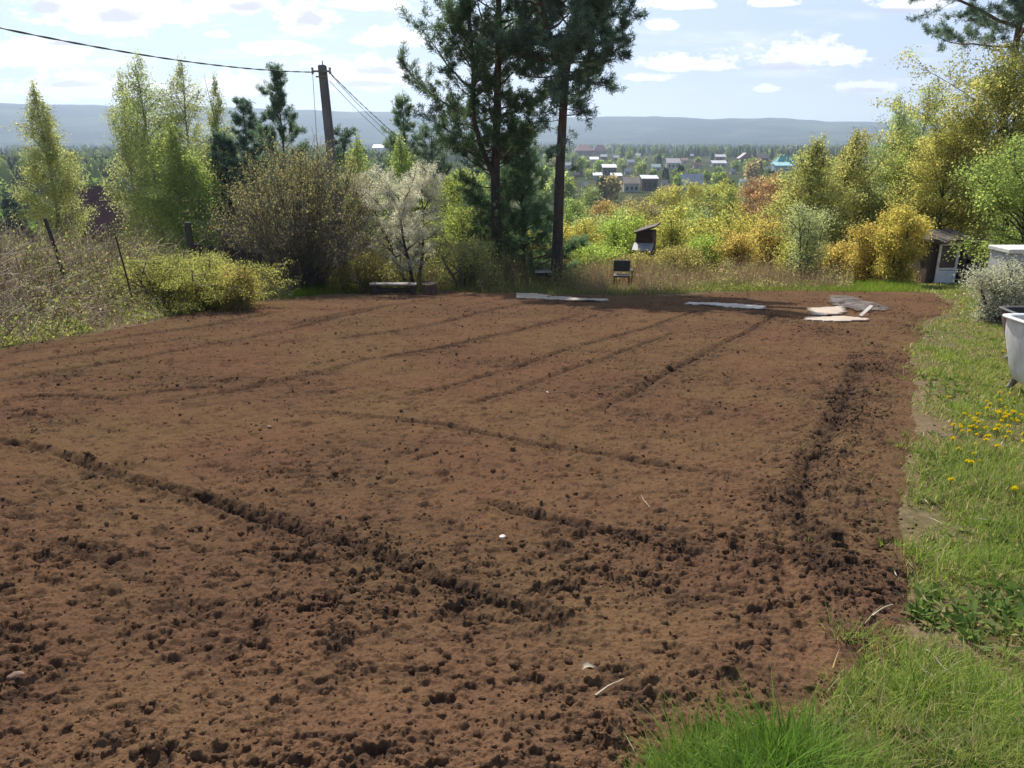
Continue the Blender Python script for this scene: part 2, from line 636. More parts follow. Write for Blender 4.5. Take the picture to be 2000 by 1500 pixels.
#            points in the photo                                             depth width damp clods
FURROWS = [
    (W([(-60, 860), (60, 885), (130, 905), (200, 932), (300, 960), (400, 985), (480, 1012), (550, 1035), (630, 1060), (700, 1082), (800, 1122), (900, 1156), (1050, 1206), (1160, 1245)]), 0.056, 0.044, 1.0, 0.7),
    (W([(600, 808), (680, 818), (760, 826), (860, 840), (1000, 868), (1100, 884), (1250, 910), (1350, 926), (1490, 950)]), 0.032, 0.042, 0.75, 0.5),
    (W([(930, 980), (1050, 1018), (1160, 1046), (1230, 1060), (1300, 1080), (1375, 1106)]), 0.040, 0.040, 0.9, 0.7),
    (W([(-40, 1050), (120, 1080), (260, 1140), (420, 1205), (560, 1270)]), 0.020, 0.05, 0.4, 0.3),
    (W([(780, 782), (900, 755), (1010, 722), (1100, 690), (1220, 655), (1390, 604)]), 0.042, 0.055, 0.85, 0.3),
    (W([(730, 706), (860, 684), (960, 662), (1060, 635), (1150, 612)]), 0.042, 0.06, 0.85, 0.3),
    (W([(640, 668), (780, 650), (880, 630), (960, 610), (1030, 592)]), 0.042, 0.07, 0.8, 0.3),
    (W([(1150, 815), (1240, 770), (1340, 715), (1440, 660), (1530, 612)]), 0.040, 0.055, 0.75, 0.5),
    (W([(0, 752), (180, 722), (300, 700), (420, 676), (520, 655), (640, 630), (760, 604)]), 0.042, 0.065, 0.8, 0.3),
    (W([(0, 700), (160, 676), (300, 654), (440, 632), (560, 612)]), 0.042, 0.07, 0.75, 0.3),
    (W([(560, 640), (660, 620), (760, 602), (860, 584)]), 0.045, 0.07, 0.8, 0.1),
    (W([(900, 800), (1000, 770), (1110, 730), (1220, 690), (1330, 645)]), 0.030, 0.05, 0.6, 0.15),
    (W([(0, 725), (150, 700), (290, 676), (430, 655)]), 0.04, 0.07, 0.75, 0.1),
    (W([(300, 800), (450, 770), (600, 742), (740, 700)]), 0.034, 0.06, 0.6, 0.2),
    (W([(0, 786), (120, 782), (220, 788), (330, 772), (420, 760)]), 0.034, 0.06, 0.7, 0.2),
    (W([(1490, 950), (1510, 1000), (1522, 1040)]), 0.02, 0.04, 0.5, 0.3),
    (W([(1690, 700), (1655, 780), (1610, 870), (1575, 940), (1562, 1010), (1575, 1080), (1620, 1150)]), 0.045, 0.075, 0.7, 0.5),
    (W([(1520, 1035), (1530, 1090), (1545, 1170), (1562, 1230), (1582, 1290)]), 0.022, 0.040, -0.8, -0.9),
    (W([(1400, 600), (1560, 604), (1700, 612), (1800, 630)]), 0.03, 0.10, 0.5, 0.5),
]
COARSE = W([(1530, 625), (1640, 660), (1720, 690), (1690, 760), (1650, 840), (1610, 920), (1600, 1000), (1640, 1080), (1680, 1150)])


def soil_fields(x, y):
    """Returns height above the terrain and dampness with painted hollow shade for points of the plot."""
    sd = poly_sdf(x, y, PLOT) + 0.14 * fbm(x / 0.9, y / 0.9, 4, 77, 0.6)
    patch = fbm(x / 1.1, y / 1.1, 4, 11, 0.6)
    patch2 = fbm(x / 0.45 + 3.1, y / 0.45, 4, 21, 0.6)
    d = np.hypot(x, y)
    damp_shade = np.clip(0.10 + 0.14 * (patch - 0.15), 0, 1)
    clod = np.clip(0.14 + 0.20 * patch + 0.22 * patch2, 0.01, 0.7)
    # the coarse, freshly dug corner at lower left and the coarse strip along the right edge
    corner = sstep(0.3, -2.2, x) * sstep(5.8, 2.6, y)
    clod = clod + 0.22 * corner
    damp_shade = damp_shade + 0.10 * corner
    cdist, _ = line_dist(x, y, COARSE)
    cs = np.exp(-(cdist / 0.42) ** 2)
    clod = clod + 0.42 * cs
    damp_shade = damp_shade + 0.26 * cs * np.clip(0.6 + patch2, 0, 1.2)
    farsm = sstep(5.0, 10.0, y) * (1 - cs)
    clod = clod * (1 - 0.40 * sstep(3.0, 5.5, y) * (1 - cs) * (1 - 0.3 * farsm)) + 0.03 * farsm
    h = 0.014 * fbm(x / 0.8, y / 0.8, 3, 31) + 0.03 * fbm(x / 3.5, y / 3.5, 2, 41)
    clod0 = np.clip(clod, 0, 0.9)
    rag = fbm(x / 0.07, y / 0.07, 3, 55, 0.65)
    wob = fbm(x / 0.16, y / 0.16, 3, 51, 0.6)
    for k, (P, dep, w, dm, cl) in enumerate(FURROWS):
        ds, t = line_dist(x, y, P)
        ds = np.abs(ds + 0.011 * wob + 0.008 * vnoise(x / 0.4, y / 0.4, 300 + k))
        on = sstep(0.0, 0.06, t) * sstep(1.0, 0.94, t) * np.clip(0.92 + 0.35 * vnoise(x / 0.5, y / 0.5, 400 + k), 0.5, 1.2)
        on = np.where(t <= 0.0, 0, np.where(t >= 1.0, 0, on))
        gr = np.exp(-(ds / w) ** 2) * on * np.clip(0.85 + 0.45 * rag, 0.2, 1.3)
        rd = np.exp(-((ds - 1.9 * w) / (0.7 * w)) ** 2) * on
        h = h - dep * gr + 0.38 * dep * rd
        damp_shade = damp_shade + dm * (0.9 * gr + 0.12 * rd)
        clod = clod + cl * (gr + 0.35 * rd)
    clod = np.clip(clod, 0, 0.95)
    wx = x + 0.010 * vnoise(x / 0.03, y / 0.03, 900) + 0.005 * vnoise(x / 0.012, y / 0.012, 902)
    wy = y + 0.010 * vnoise(x / 0.03 + 7, y / 0.03, 901) + 0.005 * vnoise(x / 0.012, y / 0.012 + 5, 903)
    l1 = lumps(wx, wy, 0.020, np.clip(0.40 + clod * 0.6, 0, 0.95), 101)
    l2 = lumps(wx + 0.3, wy, 0.044, 0.06 + clod * 0.55, 111)
    l3 = lumps(wx, wy + 0.7, 0.11, 0.014 + clod ** 1.6 * 0.17, 121)
    lm = np.maximum(np.maximum(l1 * 0.8, l2 * 0.75), l3 * 0.62)
    lm = lm * (1 + 0.35 * vnoise(x / 0.011, y / 0.011, 131))
    crumb = np.abs(fbm(wx / 0.060, wy / 0.045, 2, 71, 0.6)) * 0.012 + np.abs(vnoise(wx / 0.024, wy / 0.020, 75)) * 0.0095 + np.abs(vnoise(wx / 0.011, wy / 0.010, 78)) * 0.0055
    h = h + lm + crumb * (0.75 + 0.5 * clod)
    # irregular hollows between the clods
    p1 = fbm(wx / 0.090, wy / 0.065, 3, 81, 0.65)
    p2 = fbm(wx / 0.22, wy / 0.15, 4, 85, 0.65)
    pit = 0.028 * sstep(0.36, 0.62, p1) * (0.32 + 1.0 * clod0) + 0.042 * sstep(0.68, 0.92, p2) * (0.18 + clod0)
    h = h - pit
    damp_shade = damp_shade + 0.30 * sstep(0.006, 0.02, lm) * np.clip(clod + 0.25, 0, 1) + 0.60 * np.clip(pit / 0.025, 0, 1)  # damp clods; the hollows also carry their shade in the colour
    h = h + 0.03
    h = h * sstep(-0.35, 0.35, sd) - 0.02 * sstep(0.5, 0.1, sd) - 0.33 * sstep(0.05, -0.6, sd)
    return h, np.clip(damp_shade, 0, 1), clod, sd


rows = [0.35]
while rows[-1] < 31.5:
    rows.append(rows[-1] + max(0.0042, 0.00235 * rows[-1] ** 1.18))
rows = np.array(rows)
ncol = 1250
s = np.linspace(-1, 1, ncol)
SX = s[None, :] * (0.74 * rows[:, None] + 1.5)
SY = np.repeat(rows[:, None], ncol, 1)
rs = np.random.RandomState(3)
SX = SX + rs.uniform(-0.3, 0.3, SX.shape) * (2 / ncol) * (0.74 * SY + 1.5)
sx, sy = SX.ravel(), SY.ravel()
sh, sdamp_shade, _, ssd = soil_fields(sx, sy)
sz = terrain(sx, sy) + sh
keep = ssd > -0.9
idx = np.arange(len(sx)).reshape(SX.shape)
Fq = np.stack([idx[:-1, :-1], idx[:-1, 1:], idx[1:, 1:], idx[1:, :-1]], -1).reshape(-1, 4)
Fq = Fq[keep[Fq].any(1)]
used = np.zeros(len(sx), bool)
used[Fq.ravel()] = True
remap = np.cumsum(used) - 1
me = mesh_np('tilled_soil', np.column_stack([sx, sy, sz])[used], remap[Fq], M_SOIL, smooth=True)
a = me.attributes.new('damp_shade', 'FLOAT', 'POINT')
a.data.foreach_set('value', sdamp_shade[used].astype(np.float32))
tag(link('tilled_soil', me), None, None, kind='structure')
del SX, SY, sx, sy, sz, sh, sdamp_shade, Fq, idx, used, remap


def ico(sub):
    b = bmesh.new()
    bmesh.ops.create_icosphere(b, subdivisions=sub, radius=1.0)
    b.verts.ensure_lookup_table()
    v = np.array([q.co[:] for q in b.verts])
    f = np.array([[w.index for w in q.verts] for q in b.faces])
    b.free()
    return v, f


def rand_rot(n, rs_):
    q = rs_.normal(size=(n, 4))
    q /= np.linalg.norm(q, axis=1, keepdims=True)
    w, x, y, z = q.T
    return np.stack([1 - 2 * (y * y + z * z), 2 * (x * y - z * w), 2 * (x * z + y * w), 2 * (x * y + z * w), 1 - 2 * (x * x + z * z),
                     2 * (y * z - x * w), 2 * (x * z - y * w), 2 * (y * z + x * w), 1 - 2 * (x * x + y * y)], -1).reshape(n, 3, 3)


def scatter_lumps(P, size, base, rs_, squash=0.75, jit=0.42):
    """Copies of a jittered icosphere merged in one vertex array."""
    bv, bf = base
    n = len(P)
    v = bv[None] * (1 + rs_.uniform(-jit, jit, (n, len(bv), 1)))
    v = v * size[:, None, None]
    v = np.einsum('nij,nkj->nki', rand_rot(n, rs_), v)
    v[:, :, 2] *= squash
    v = v + P[:, None, :]
    f = bf[None] + (np.arange(n) * len(bv))[:, None, None]
    return v.reshape(-1, 3), f.reshape(-1, 3)


def soil_clods():
    rs_ = np.random.RandomState(9)
    n = 120000
    k = rs_.uniform(0, 1, n)
    y = 1.2 * (28 / 1.2) ** (k ** 1.15)
    x = rs_.uniform(-1, 1, n) * (0.72 * y + 1.0)
    h, damp_shade, clod, sd = soil_fields(x, y)
    ok = ((sd > 0.05) | ((sd > -0.38) & (rs_.uniform(0, 1, n) < 0.35))) & (rs_.uniform(0, 1, n) < (0.05 + clod ** 1.4 * 0.85))
    x, y, h, damp_shade = x[ok], y[ok], h[ok], damp_shade[ok]
    h = np.where(sd[ok] > 0.0, h, ground_z(x, y) - terrain(x, y))
    damp_shade = np.where(sd[ok] > 0.0, damp_shade, damp_shade * 0.4)
    n = len(x)
    size = 0.002 + 0.014 * rs_.uniform(0, 1, n) ** 12 + 0.004 * rs_.uniform(0, 1, n) ** 2 + 0.0007 * y
    P = np.column_stack([x, y, terrain(x, y) + h + size * 0.25])
    near = y < 5.5
    v1, f1 = scatter_lumps(P[near], size[near], ico(2), rs_)
    v2, f2 = scatter_lumps(P[~near], size[~near], ico(1), rs_)
    me = mesh_np('soil_clods', np.vstack([v1, v2]), np.vstack([f1, f2 + len(v1)]), M_SOIL)
    a_ = me.attributes.new('damp_shade', 'FLOAT', 'POINT')
    dv = np.clip(damp_shade + rs_.uniform(-0.1, 0.35, n), 0, 1)
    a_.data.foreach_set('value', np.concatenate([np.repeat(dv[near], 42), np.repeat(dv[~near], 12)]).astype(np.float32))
    tag(link('soil_clods', me), 'loose crumbs and clods of brown earth lying over the tilled plot', 'soil clods', kind='stuff')


soil_clods()

# ------------------------------------------------------------------ far hills
def hills():
    az = np.linspace(R(-62), R(62), 420)
    px = 1000 + F * np.tan(az) * math.cos(PITCH)      # rough picture column of that azimuth
    crest = np.interp(px, [-1500, 0, 200, 400, 600, 760, 900, 1150, 1290, 1350, 1430, 1490, 1560, 1640, 1720, 2100, 3500],
                      [206, 213, 216, 219, 223, 225, 230, 235, 234, 238, 235, 236, 242, 243, 247, 246, 235])
    el = (274 - crest) / F * math.cos(PITCH)
    D0, D1, D2 = 3300, 5600, 8200
    nn = 46
    tt = np.linspace(0, 1, nn)
    rr = D0 + (D2 - D0) * tt
    prof = np.where(rr < D1, sstep(D0, D1, rr) ** 1.1, 1 - 0.75 * sstep(D1, D2, rr))
    A, Rr = np.meshgrid(az, rr, indexing='ij')
    hh = (EYE - VALLEY + el[:, None] * D1) * prof[None]
    x, y = Rr * np.sin(A), Rr * np.cos(A)
    hh = hh * (1 + 0.05 * fbm(x / 900, y / 900, 3, 3)) + 5.0 * fbm(x / 120, y / 120, 2, 4) * prof[None]
    z = VALLEY - 6 * (1 - prof[None]) + hh
    idx_ = np.arange(x.size).reshape(x.shape)
    f = np.stack([idx_[:-1, :-1], idx_[:-1, 1:], idx_[1:, 1:], idx_[1:, :-1]], -1).reshape(-1, 4)
    me_ = mesh_np('hills', np.column_stack([x.ravel(), y.ravel(), z.ravel()]), f, hill_mat(), smooth=True)
    tag(link('hills', me_), None, None, kind='structure')


hills()

# ------------------------------------------------------------------ haze
HAZE = 1.45e-4


def haze():
    b = BM()
    b.box((0, 3800, 125), (21000, 11000, 314))
    m = bpy.data.materials.new('haze')
    m.use_nodes = True
    N = Nodes(m.node_tree)
    pv = N.n('ShaderNodeVolumePrincipled', ins={'Color': (0.64, 0.78, 1.0), 'Density': HAZE, 'Anisotropy': 0.4})
    o = N.n('ShaderNodeOutputMaterial')
    m.node_tree.links.new(pv.outputs[0], o.inputs['Volume'])
    tag(b.done('haze', m), 'thin blue summer haze over the valley', 'haze', kind='stuff')


haze()

# ------------------------------------------------------------------ plant building
class Tubes:
    def __init__(self):
        self.v, self.f, self.n = [], [], 0

    def add(self, pts, radii, sides=5):
        pts = np.asarray(pts, float)
        n = len(pts)
        t = np.gradient(pts, axis=0)
        t /= np.linalg.norm(t, axis=1, keepdims=True) + 1e-9
        up = np.where(np.abs(t[:, 2:3]) < 0.9, np.array([[0, 0, 1.0]]), np.array([[1.0, 0, 0]]))
        a_ = np.cross(t, up)
        a_ /= np.linalg.norm(a_, axis=1, keepdims=True) + 1e-9
        b_ = np.cross(t, a_)
        k = np.arange(sides) * 2 * math.pi / sides
        ring = pts[:, None] + (a_[:, None] * np.cos(k)[None, :, None] + b_[:, None] * np.sin(k)[None, :, None]) * np.asarray(radii)[:, None, None]
        self.v.append(ring.reshape(-1, 3))
        i_ = np.arange(n - 1)[:, None] * sides
        j_ = np.arange(sides)[None]
        j3 = (j_ + 1) % sides
        self.f.append((np.stack([i_ + j_, i_ + j3, i_ + sides + j3, i_ + sides + j_], -1).reshape(-1, 4)) + self.n)
        self.n += n * sides

    def mesh(self, name, mat):
        return mesh_np(name, np.vstack(self.v), np.vstack(self.f), mat, smooth=True)


def unit(v):
    return v / (np.linalg.norm(v, axis=-1, keepdims=True) + 1e-9)


def rhombi(P, D, L, Wd, rs_, fold=0.0):
    """Leaf-like rhombus faces: base P, direction D, length L, width Wd."""
    n = len(P)
    D = unit(D)
    S = unit(np.cross(D, rs_.normal(size=(n, 3)) + 1e-6))
    L = np.asarray(L)[:, None] if np.ndim(L) else L
    Wd = np.asarray(Wd)[:, None] if np.ndim(Wd) else Wd
    v = np.stack([P, P + D * L * 0.5 + S * Wd * 0.5, P + D * L, P + D * L * 0.5 - S * Wd * 0.5], 1)
    return v.reshape(-1, 3), np.arange(n * 4).reshape(-1, 4)


def leaf_tints(n, rs_, var=0.3, hue=0.15, per=4):
    b_ = 1 + rs_.uniform(-var, var, (n, 1))
    c = np.hstack([b_ * (1 + rs_.uniform(-hue, hue, (n, 1))), b_, b_ * (1 + rs_.uniform(-hue, hue, (n, 1)))])
    return np.repeat(c, per, 0)


def path(p0, d0, L, n, bend, rs_, wob=0.12):
    """A bending polyline; bend is added to the direction along the way (gravity or light)."""
    p = np.array(p0, float)
    d = unit(np.array(d0, float))
    pts = [p.copy()]
    for i_ in range(n):
        d = unit(d + np.asarray(bend) / n + rs_.normal(size=3) * wob)
        p = p + d * L / n
        pts.append(p.copy())
    return np.array(pts)


def at_t(pts, t):
    k = t * (len(pts) - 1)
    i_ = min(int(k), len(pts) - 2)
    return pts[i_] + (pts[i_ + 1] - pts[i_]) * (k - i_), unit(pts[i_ + 1] - pts[i_])


def broadleaf(seed, H, Rm, base=0.15, shape='round', nprim=34, nsec=7, leaves=8000, leaf=0.09, trunk_r=0.12, el=(25, 65), droop=-0.1,
              twig_droop=-0.3, bark=None, spread=0.16, stems=1, cluster=0.0, var=0.22, hue=0.14, elong=1.5, lean=(0, 0), prof_pts=None):
    """Trunk with limbs, and a crown of leaves set along the twigs. Returns (trunk mesh, crown mesh)."""
    leaves = int(leaves * 1.8)
    leaf = leaf * 0.72
    rs_ = np.random.RandomState(seed)
    T = Tubes()
    spots, wlen = [], []

    def prof(t):
        if shape == 'round':
            return max(0.15, math.sin(math.pi * min(1, 0.12 + 0.86 * t)) ** 0.65)
        if shape == 'column':
            return max(0.06, (1 - t) ** 0.62 * (0.78 + 0.30 * min(1, t * 4)))
        if shape == 'cone':
            return max(0.08, (1 - t) ** 0.9)
        return max(0.15, (0.45 + 0.55 * t) * (1 - max(0, t - 0.75) * 1.8))      # vase
    for sI in range(stems):
        off = np.array([0, 0, 0.0])
        ax = np.array([lean[0], lean[1], 1.0])
        Hs = H
        if stems > 1:
            a0 = 6.283 * sI / stems + rs_.uniform(-0.5, 0.5)
            off = np.array([math.cos(a0), math.sin(a0), 0]) * Rm * 0.08
            ax = ax + np.array([math.cos(a0), math.sin(a0), 0]) * rs_.uniform(0.05, 0.9 * Rm / H)
            Hs = H * rs_.uniform(0.7, 1.0)
        tr = path(off + np.array([0, 0, -0.15]), ax, Hs * 0.97 + 0.15, 10, (0, 0, 0.25), rs_, 0.035)
        tr[0] -= np.array([0, 0, 0.2])
        rr_ = trunk_r * (1 - np.linspace(0, 1, 11) * 0.93) * (1 if stems == 1 else 0.6)
        rr_[0] *= 1.25
        T.add(tr, rr_, 8 if stems == 1 else 5)
        npi = max(5, nprim // stems)
        for i_ in range(npi):
            t = (i_ + rs_.uniform(0.1, 0.9)) / npi
            hz = base + (1 - base) * t
            p, _ = at_t(tr, min(0.985, hz))
            az_ = i_ * 2.39996 + rs_.uniform(-0.5, 0.5) + sI
            e = R(el[0] + (el[1] - el[0]) * t + rs_.uniform(-9, 9))
            L = Rm * prof(t) * rs_.uniform(0.62, 1.25) / max(0.55, math.cos(e) ** 0.6)
            if stems > 1:
                L *= 0.62
            d0 = (math.cos(az_) * math.cos(e), math.sin(az_) * math.cos(e), math.sin(e))
            pb = path(p, d0, L, 6, (0, 0, droop), rs_, 0.09)
            T.add(pb, np.linspace(max(0.012, trunk_r * 0.33 * (1 - 0.6 * t)), 0.006, 7), 4)
            for j_ in range(nsec):
                ts = 0.25 + 0.75 * (j_ + rs_.uniform(0, 1)) / nsec
                q, dq = at_t(pb, min(ts, 0.999))
                dd = unit(dq * 0.7 + rs_.normal(size=3) * 0.75)
                Ls = (0.5 * L * (1.15 - 0.75 * ts) + 0.05 * Rm) * rs_.uniform(0.6, 1.2)
                ps = path(q, dd, Ls, 4, (0, 0, twig_droop), rs_, 0.15)
                T.add(ps, np.linspace(0.010, 0.004, 5), 3)
                spots.append(ps)
                wlen.append(Ls)
    spots = np.array(spots)
    ns = len(spots)
    wgt = np.array(wlen) ** 1.3 * np.exp((cluster or 0.35) * rs_.normal(size=ns))
    if True:
        k = rs_.choice(ns, leaves, p=wgt / wgt.sum())
    t = rs_.uniform(0.15, 1.0, leaves) * 3.999
    i0 = t.astype(int)
    fr = (t - i0)[:, None]
    P = spots[k, i0] * (1 - fr) + spots[k, i0 + 1] * fr + rs_.normal(size=(leaves, 3)) * spread * np.array([1, 1, 0.8])
    fz = H / np.percentile(P[:, 2], 99.8)
    fr_ = Rm / np.percentile(np.hypot(P[:, 0], P[:, 1]), 94)
    fit = np.array([fr_, fr_, fz])
    P = P * fit
    for q in T.v:
        q *= fit
    if prof_pts is not None:
        # draw every height of the crown out or in to the given outline, with uneven edges, and thin it where it is narrow
        pz, pr = np.array(prof_pts).T
        nb = 24
        zc = (np.arange(nb) + 0.5) / nb
        bi = np.clip((P[:, 2] / H * nb).astype(int), 0, nb - 1)
        rr0 = np.hypot(P[:, 0], P[:, 1])
        cur = np.array([np.percentile(rr0[bi == q], 90) if (bi == q).sum() > 8 else np.nan for q in range(nb)])
        okb = ~np.isnan(cur)
        want = np.interp(zc, pz, pr) * Rm * 0.95
        ratio = np.where(okb, want / np.where(okb, cur, 1), 1.0).clip(0.3, 2.6)
        ratio = np.convolve(np.pad(ratio, 1, mode='edge'), [0.25, 0.5, 0.25], 'valid')

        def warp(q, noisy):
            k_ = np.interp(q[:, 2] / H, zc, ratio)
            if noisy:
                a_ = np.arctan2(q[:, 1], q[:, 0])
                k_ = k_ * (1 + 0.30 * vnoise(a_ * 1.6 + seed, q[:, 2] / H * 9, seed) + 0.12 * vnoise(a_ * 4, q[:, 2] / H * 22, seed + 5))
            q[:, 0] *= k_
            q[:, 1] *= k_
        warp(P, True)
        for q in T.v[1:]:
            warp(q, False)
        cnt = np.bincount(bi, minlength=nb).astype(float)
        des = want ** 1.5 * np.interp(zc, [0, 0.6, 1.0], [1.0, 0.95, 0.85])
        des = des / des.max() * np.percentile(cnt[cnt > 0], 75)
        keep_ = rs_.uniform(0, 1, leaves) < (des / np.maximum(cnt, 1))[bi]
        P, k = P[keep_], k[keep_]
        leaves = len(P)
    D = rs_.normal(size=(leaves, 3)) + np.array([0, 0, -0.25])
    sz_ = leaf * rs_.uniform(0.6, 1.35, leaves)
    v, f = rhombi(P, D, sz_ * elong, sz_, rs_)
    tb = 1 + 0.22 * rs_.normal(size=(ns, 1)).clip(-1.6, 1.6)
    tint = leaf_tints(leaves, rs_, var, hue) * np.repeat(tb[k], 4, 0)
    return T.mesh('trunk', bark or M_BARK), mesh_np('crown', v, f, M_LEAF, tint)


def needle_tufts(P, D, L, wd, per, rs_):
    n = len(P)
    Pn = np.repeat(P, per, 0) + rs_.normal(size=(n * per, 3)) * 0.035
    Dn = np.repeat(unit(D), per, 0) * 0.75 + rs_.normal(size=(n * per, 3)) * 0.62
    Ln = L * rs_.uniform(0.65, 1.25, n * per)
    v, f = rhombi(Pn, Dn, Ln, wd, rs_)
    tb = 1 + 0.25 * rs_.normal(size=(n, 1)).clip(-1.8, 1.8)
    tint = leaf_tints(n * per, rs_, 0.25, 0.12) * np.repeat(tb, per * 4, 0)
    return v, f, tint


def pine(seed, leaders, r0, branches, bias=None, tuft=0.17, wd=0.024, per=14, tpd=1.0, up=0.55, min_side=0.3):
    """leaders: list of polylines (the first is the trunk); branches: (leader, t0, t1, count, len0, len1, elev0, elev1, foliage)."""
    rs_ = np.random.RandomState(seed)
    T = Tubes()
    for li, pl in enumerate(leaders):
        pl = np.asarray(pl, float)
        n = len(pl)
        r_ = (r0 if li == 0 else r0 * 0.5) * (1 - np.linspace(0, 1, n) ** 1.1 * 0.88)
        if li == 0:
            r_[0] *= 1.2
        # resample for smoothness
        tt = np.linspace(0, 1, n * 4)
        pr = np.column_stack([np.interp(tt, np.linspace(0, 1, n), pl[:, c]) for c in range(3)])
        for _ in range(3):
            pr[1:-1] = 0.5 * pr[1:-1] + 0.25 * (pr[:-2] + pr[2:])
        T.add(pr, np.interp(tt, np.linspace(0, 1, n), r_), 10)
    P, D = [], []
    for (li, t0, t1, cnt, l0, l1, e0, e1, fol) in branches:
        pl = np.asarray(leaders[li], float)
        for i_ in range(cnt):
            f_ = (i_ + rs_.uniform(0.1, 0.9)) / cnt
            t = t0 + (t1 - t0) * f_
            p, _ = at_t(pl, t)
            az_ = i_ * 2.39996 + rs_.uniform(-0.5, 0.5) + li * 1.3
            L = (l0 + (l1 - l0) * f_) * rs_.uniform(0.7, 1.15)
            if bias is not None:
                L *= max(min_side, 1 + bias[0] * math.cos(az_) + bias[1] * math.sin(az_))
            e = R(e0 + (e1 - e0) * f_ + rs_.uniform(-10, 10))
            d0 = (math.cos(az_) * math.cos(e), math.sin(az_) * math.cos(e), math.sin(e))
            pb = path(p, d0, L, 7, (0, 0, up), rs_, 0.13)
            T.add(pb, np.linspace(max(0.012, 0.022 * L ** 0.7), 0.007, 8), 5)
            nsec = max(4, int(L * 4.4))
            for j_ in range(nsec):
                ts = 0.20 + 0.80 * (j_ + rs_.uniform(0, 1)) / nsec
                q, dq = at_t(pb, min(ts, 0.999))
                dd = unit(dq * 0.9 + rs_.normal(size=3) * np.array([0.7, 0.7, 0.45]) + np.array([0, 0, 0.12]))
                Ls = (0.30 * L * (1.25 - 0.8 * ts) + 0.25) * rs_.uniform(0.6, 1.25)
                ps = path(q, dd, Ls, 4, (0, 0, up * 0.7), rs_, 0.16)
                T.add(ps, np.linspace(0.011, 0.005, 5), 3)
                nt = int(max(3, Ls * 20 * fol * tpd))
                for _ in range(nt):
                    a0, b0 = at_t(ps, rs_.uniform(0.35, 0.999))
                    P.append(a0 + rs_.normal(size=3) * 0.07)
                    D.append(b0 + np.array([0, 0, 0.25]) + rs_.normal(size=3) * 0.35)
            for _ in range(int(10 * fol)):
                a0, b0 = at_t(pb, rs_.uniform(0.7, 0.999))
                P.append(a0)
                D.append(b0 + rs_.normal(size=3) * 0.4)
    v, f, tint = needle_tufts(np.array(P), np.array(D), tuft, wd, per, rs_)
    return T.mesh('trunk', M_PINEBARK), mesh_np('crown', v, f, M_NEEDLE, tint)


def spot(px, ytop, Y):
    """Base point on the ground and height of something at depth Y whose top shows at (px, ytop)."""
    p = at_depth(px, ytop, Y)
    z0 = gz(p[0], Y)
    return Vector((p[0], Y, z0)), p[2] - z0


def metres(px, Y):
    return px * Y / F / (math.cos(PITCH) * 0.98)


def plant(name, label, cat, loc, meshes, color, rot=0.0, group=None, crown='crown', trunk='trunk', crown_mat=None):
    t = thing(name, label, cat, loc, (0, 0, rot), group)
    a_ = link(trunk, meshes[0], t)
    b_ = link(crown, meshes[1], t)
    b_.color = (*color, 1.0)
    if crown_mat:
        meshes[1].materials[0] = crown_mat
    return t


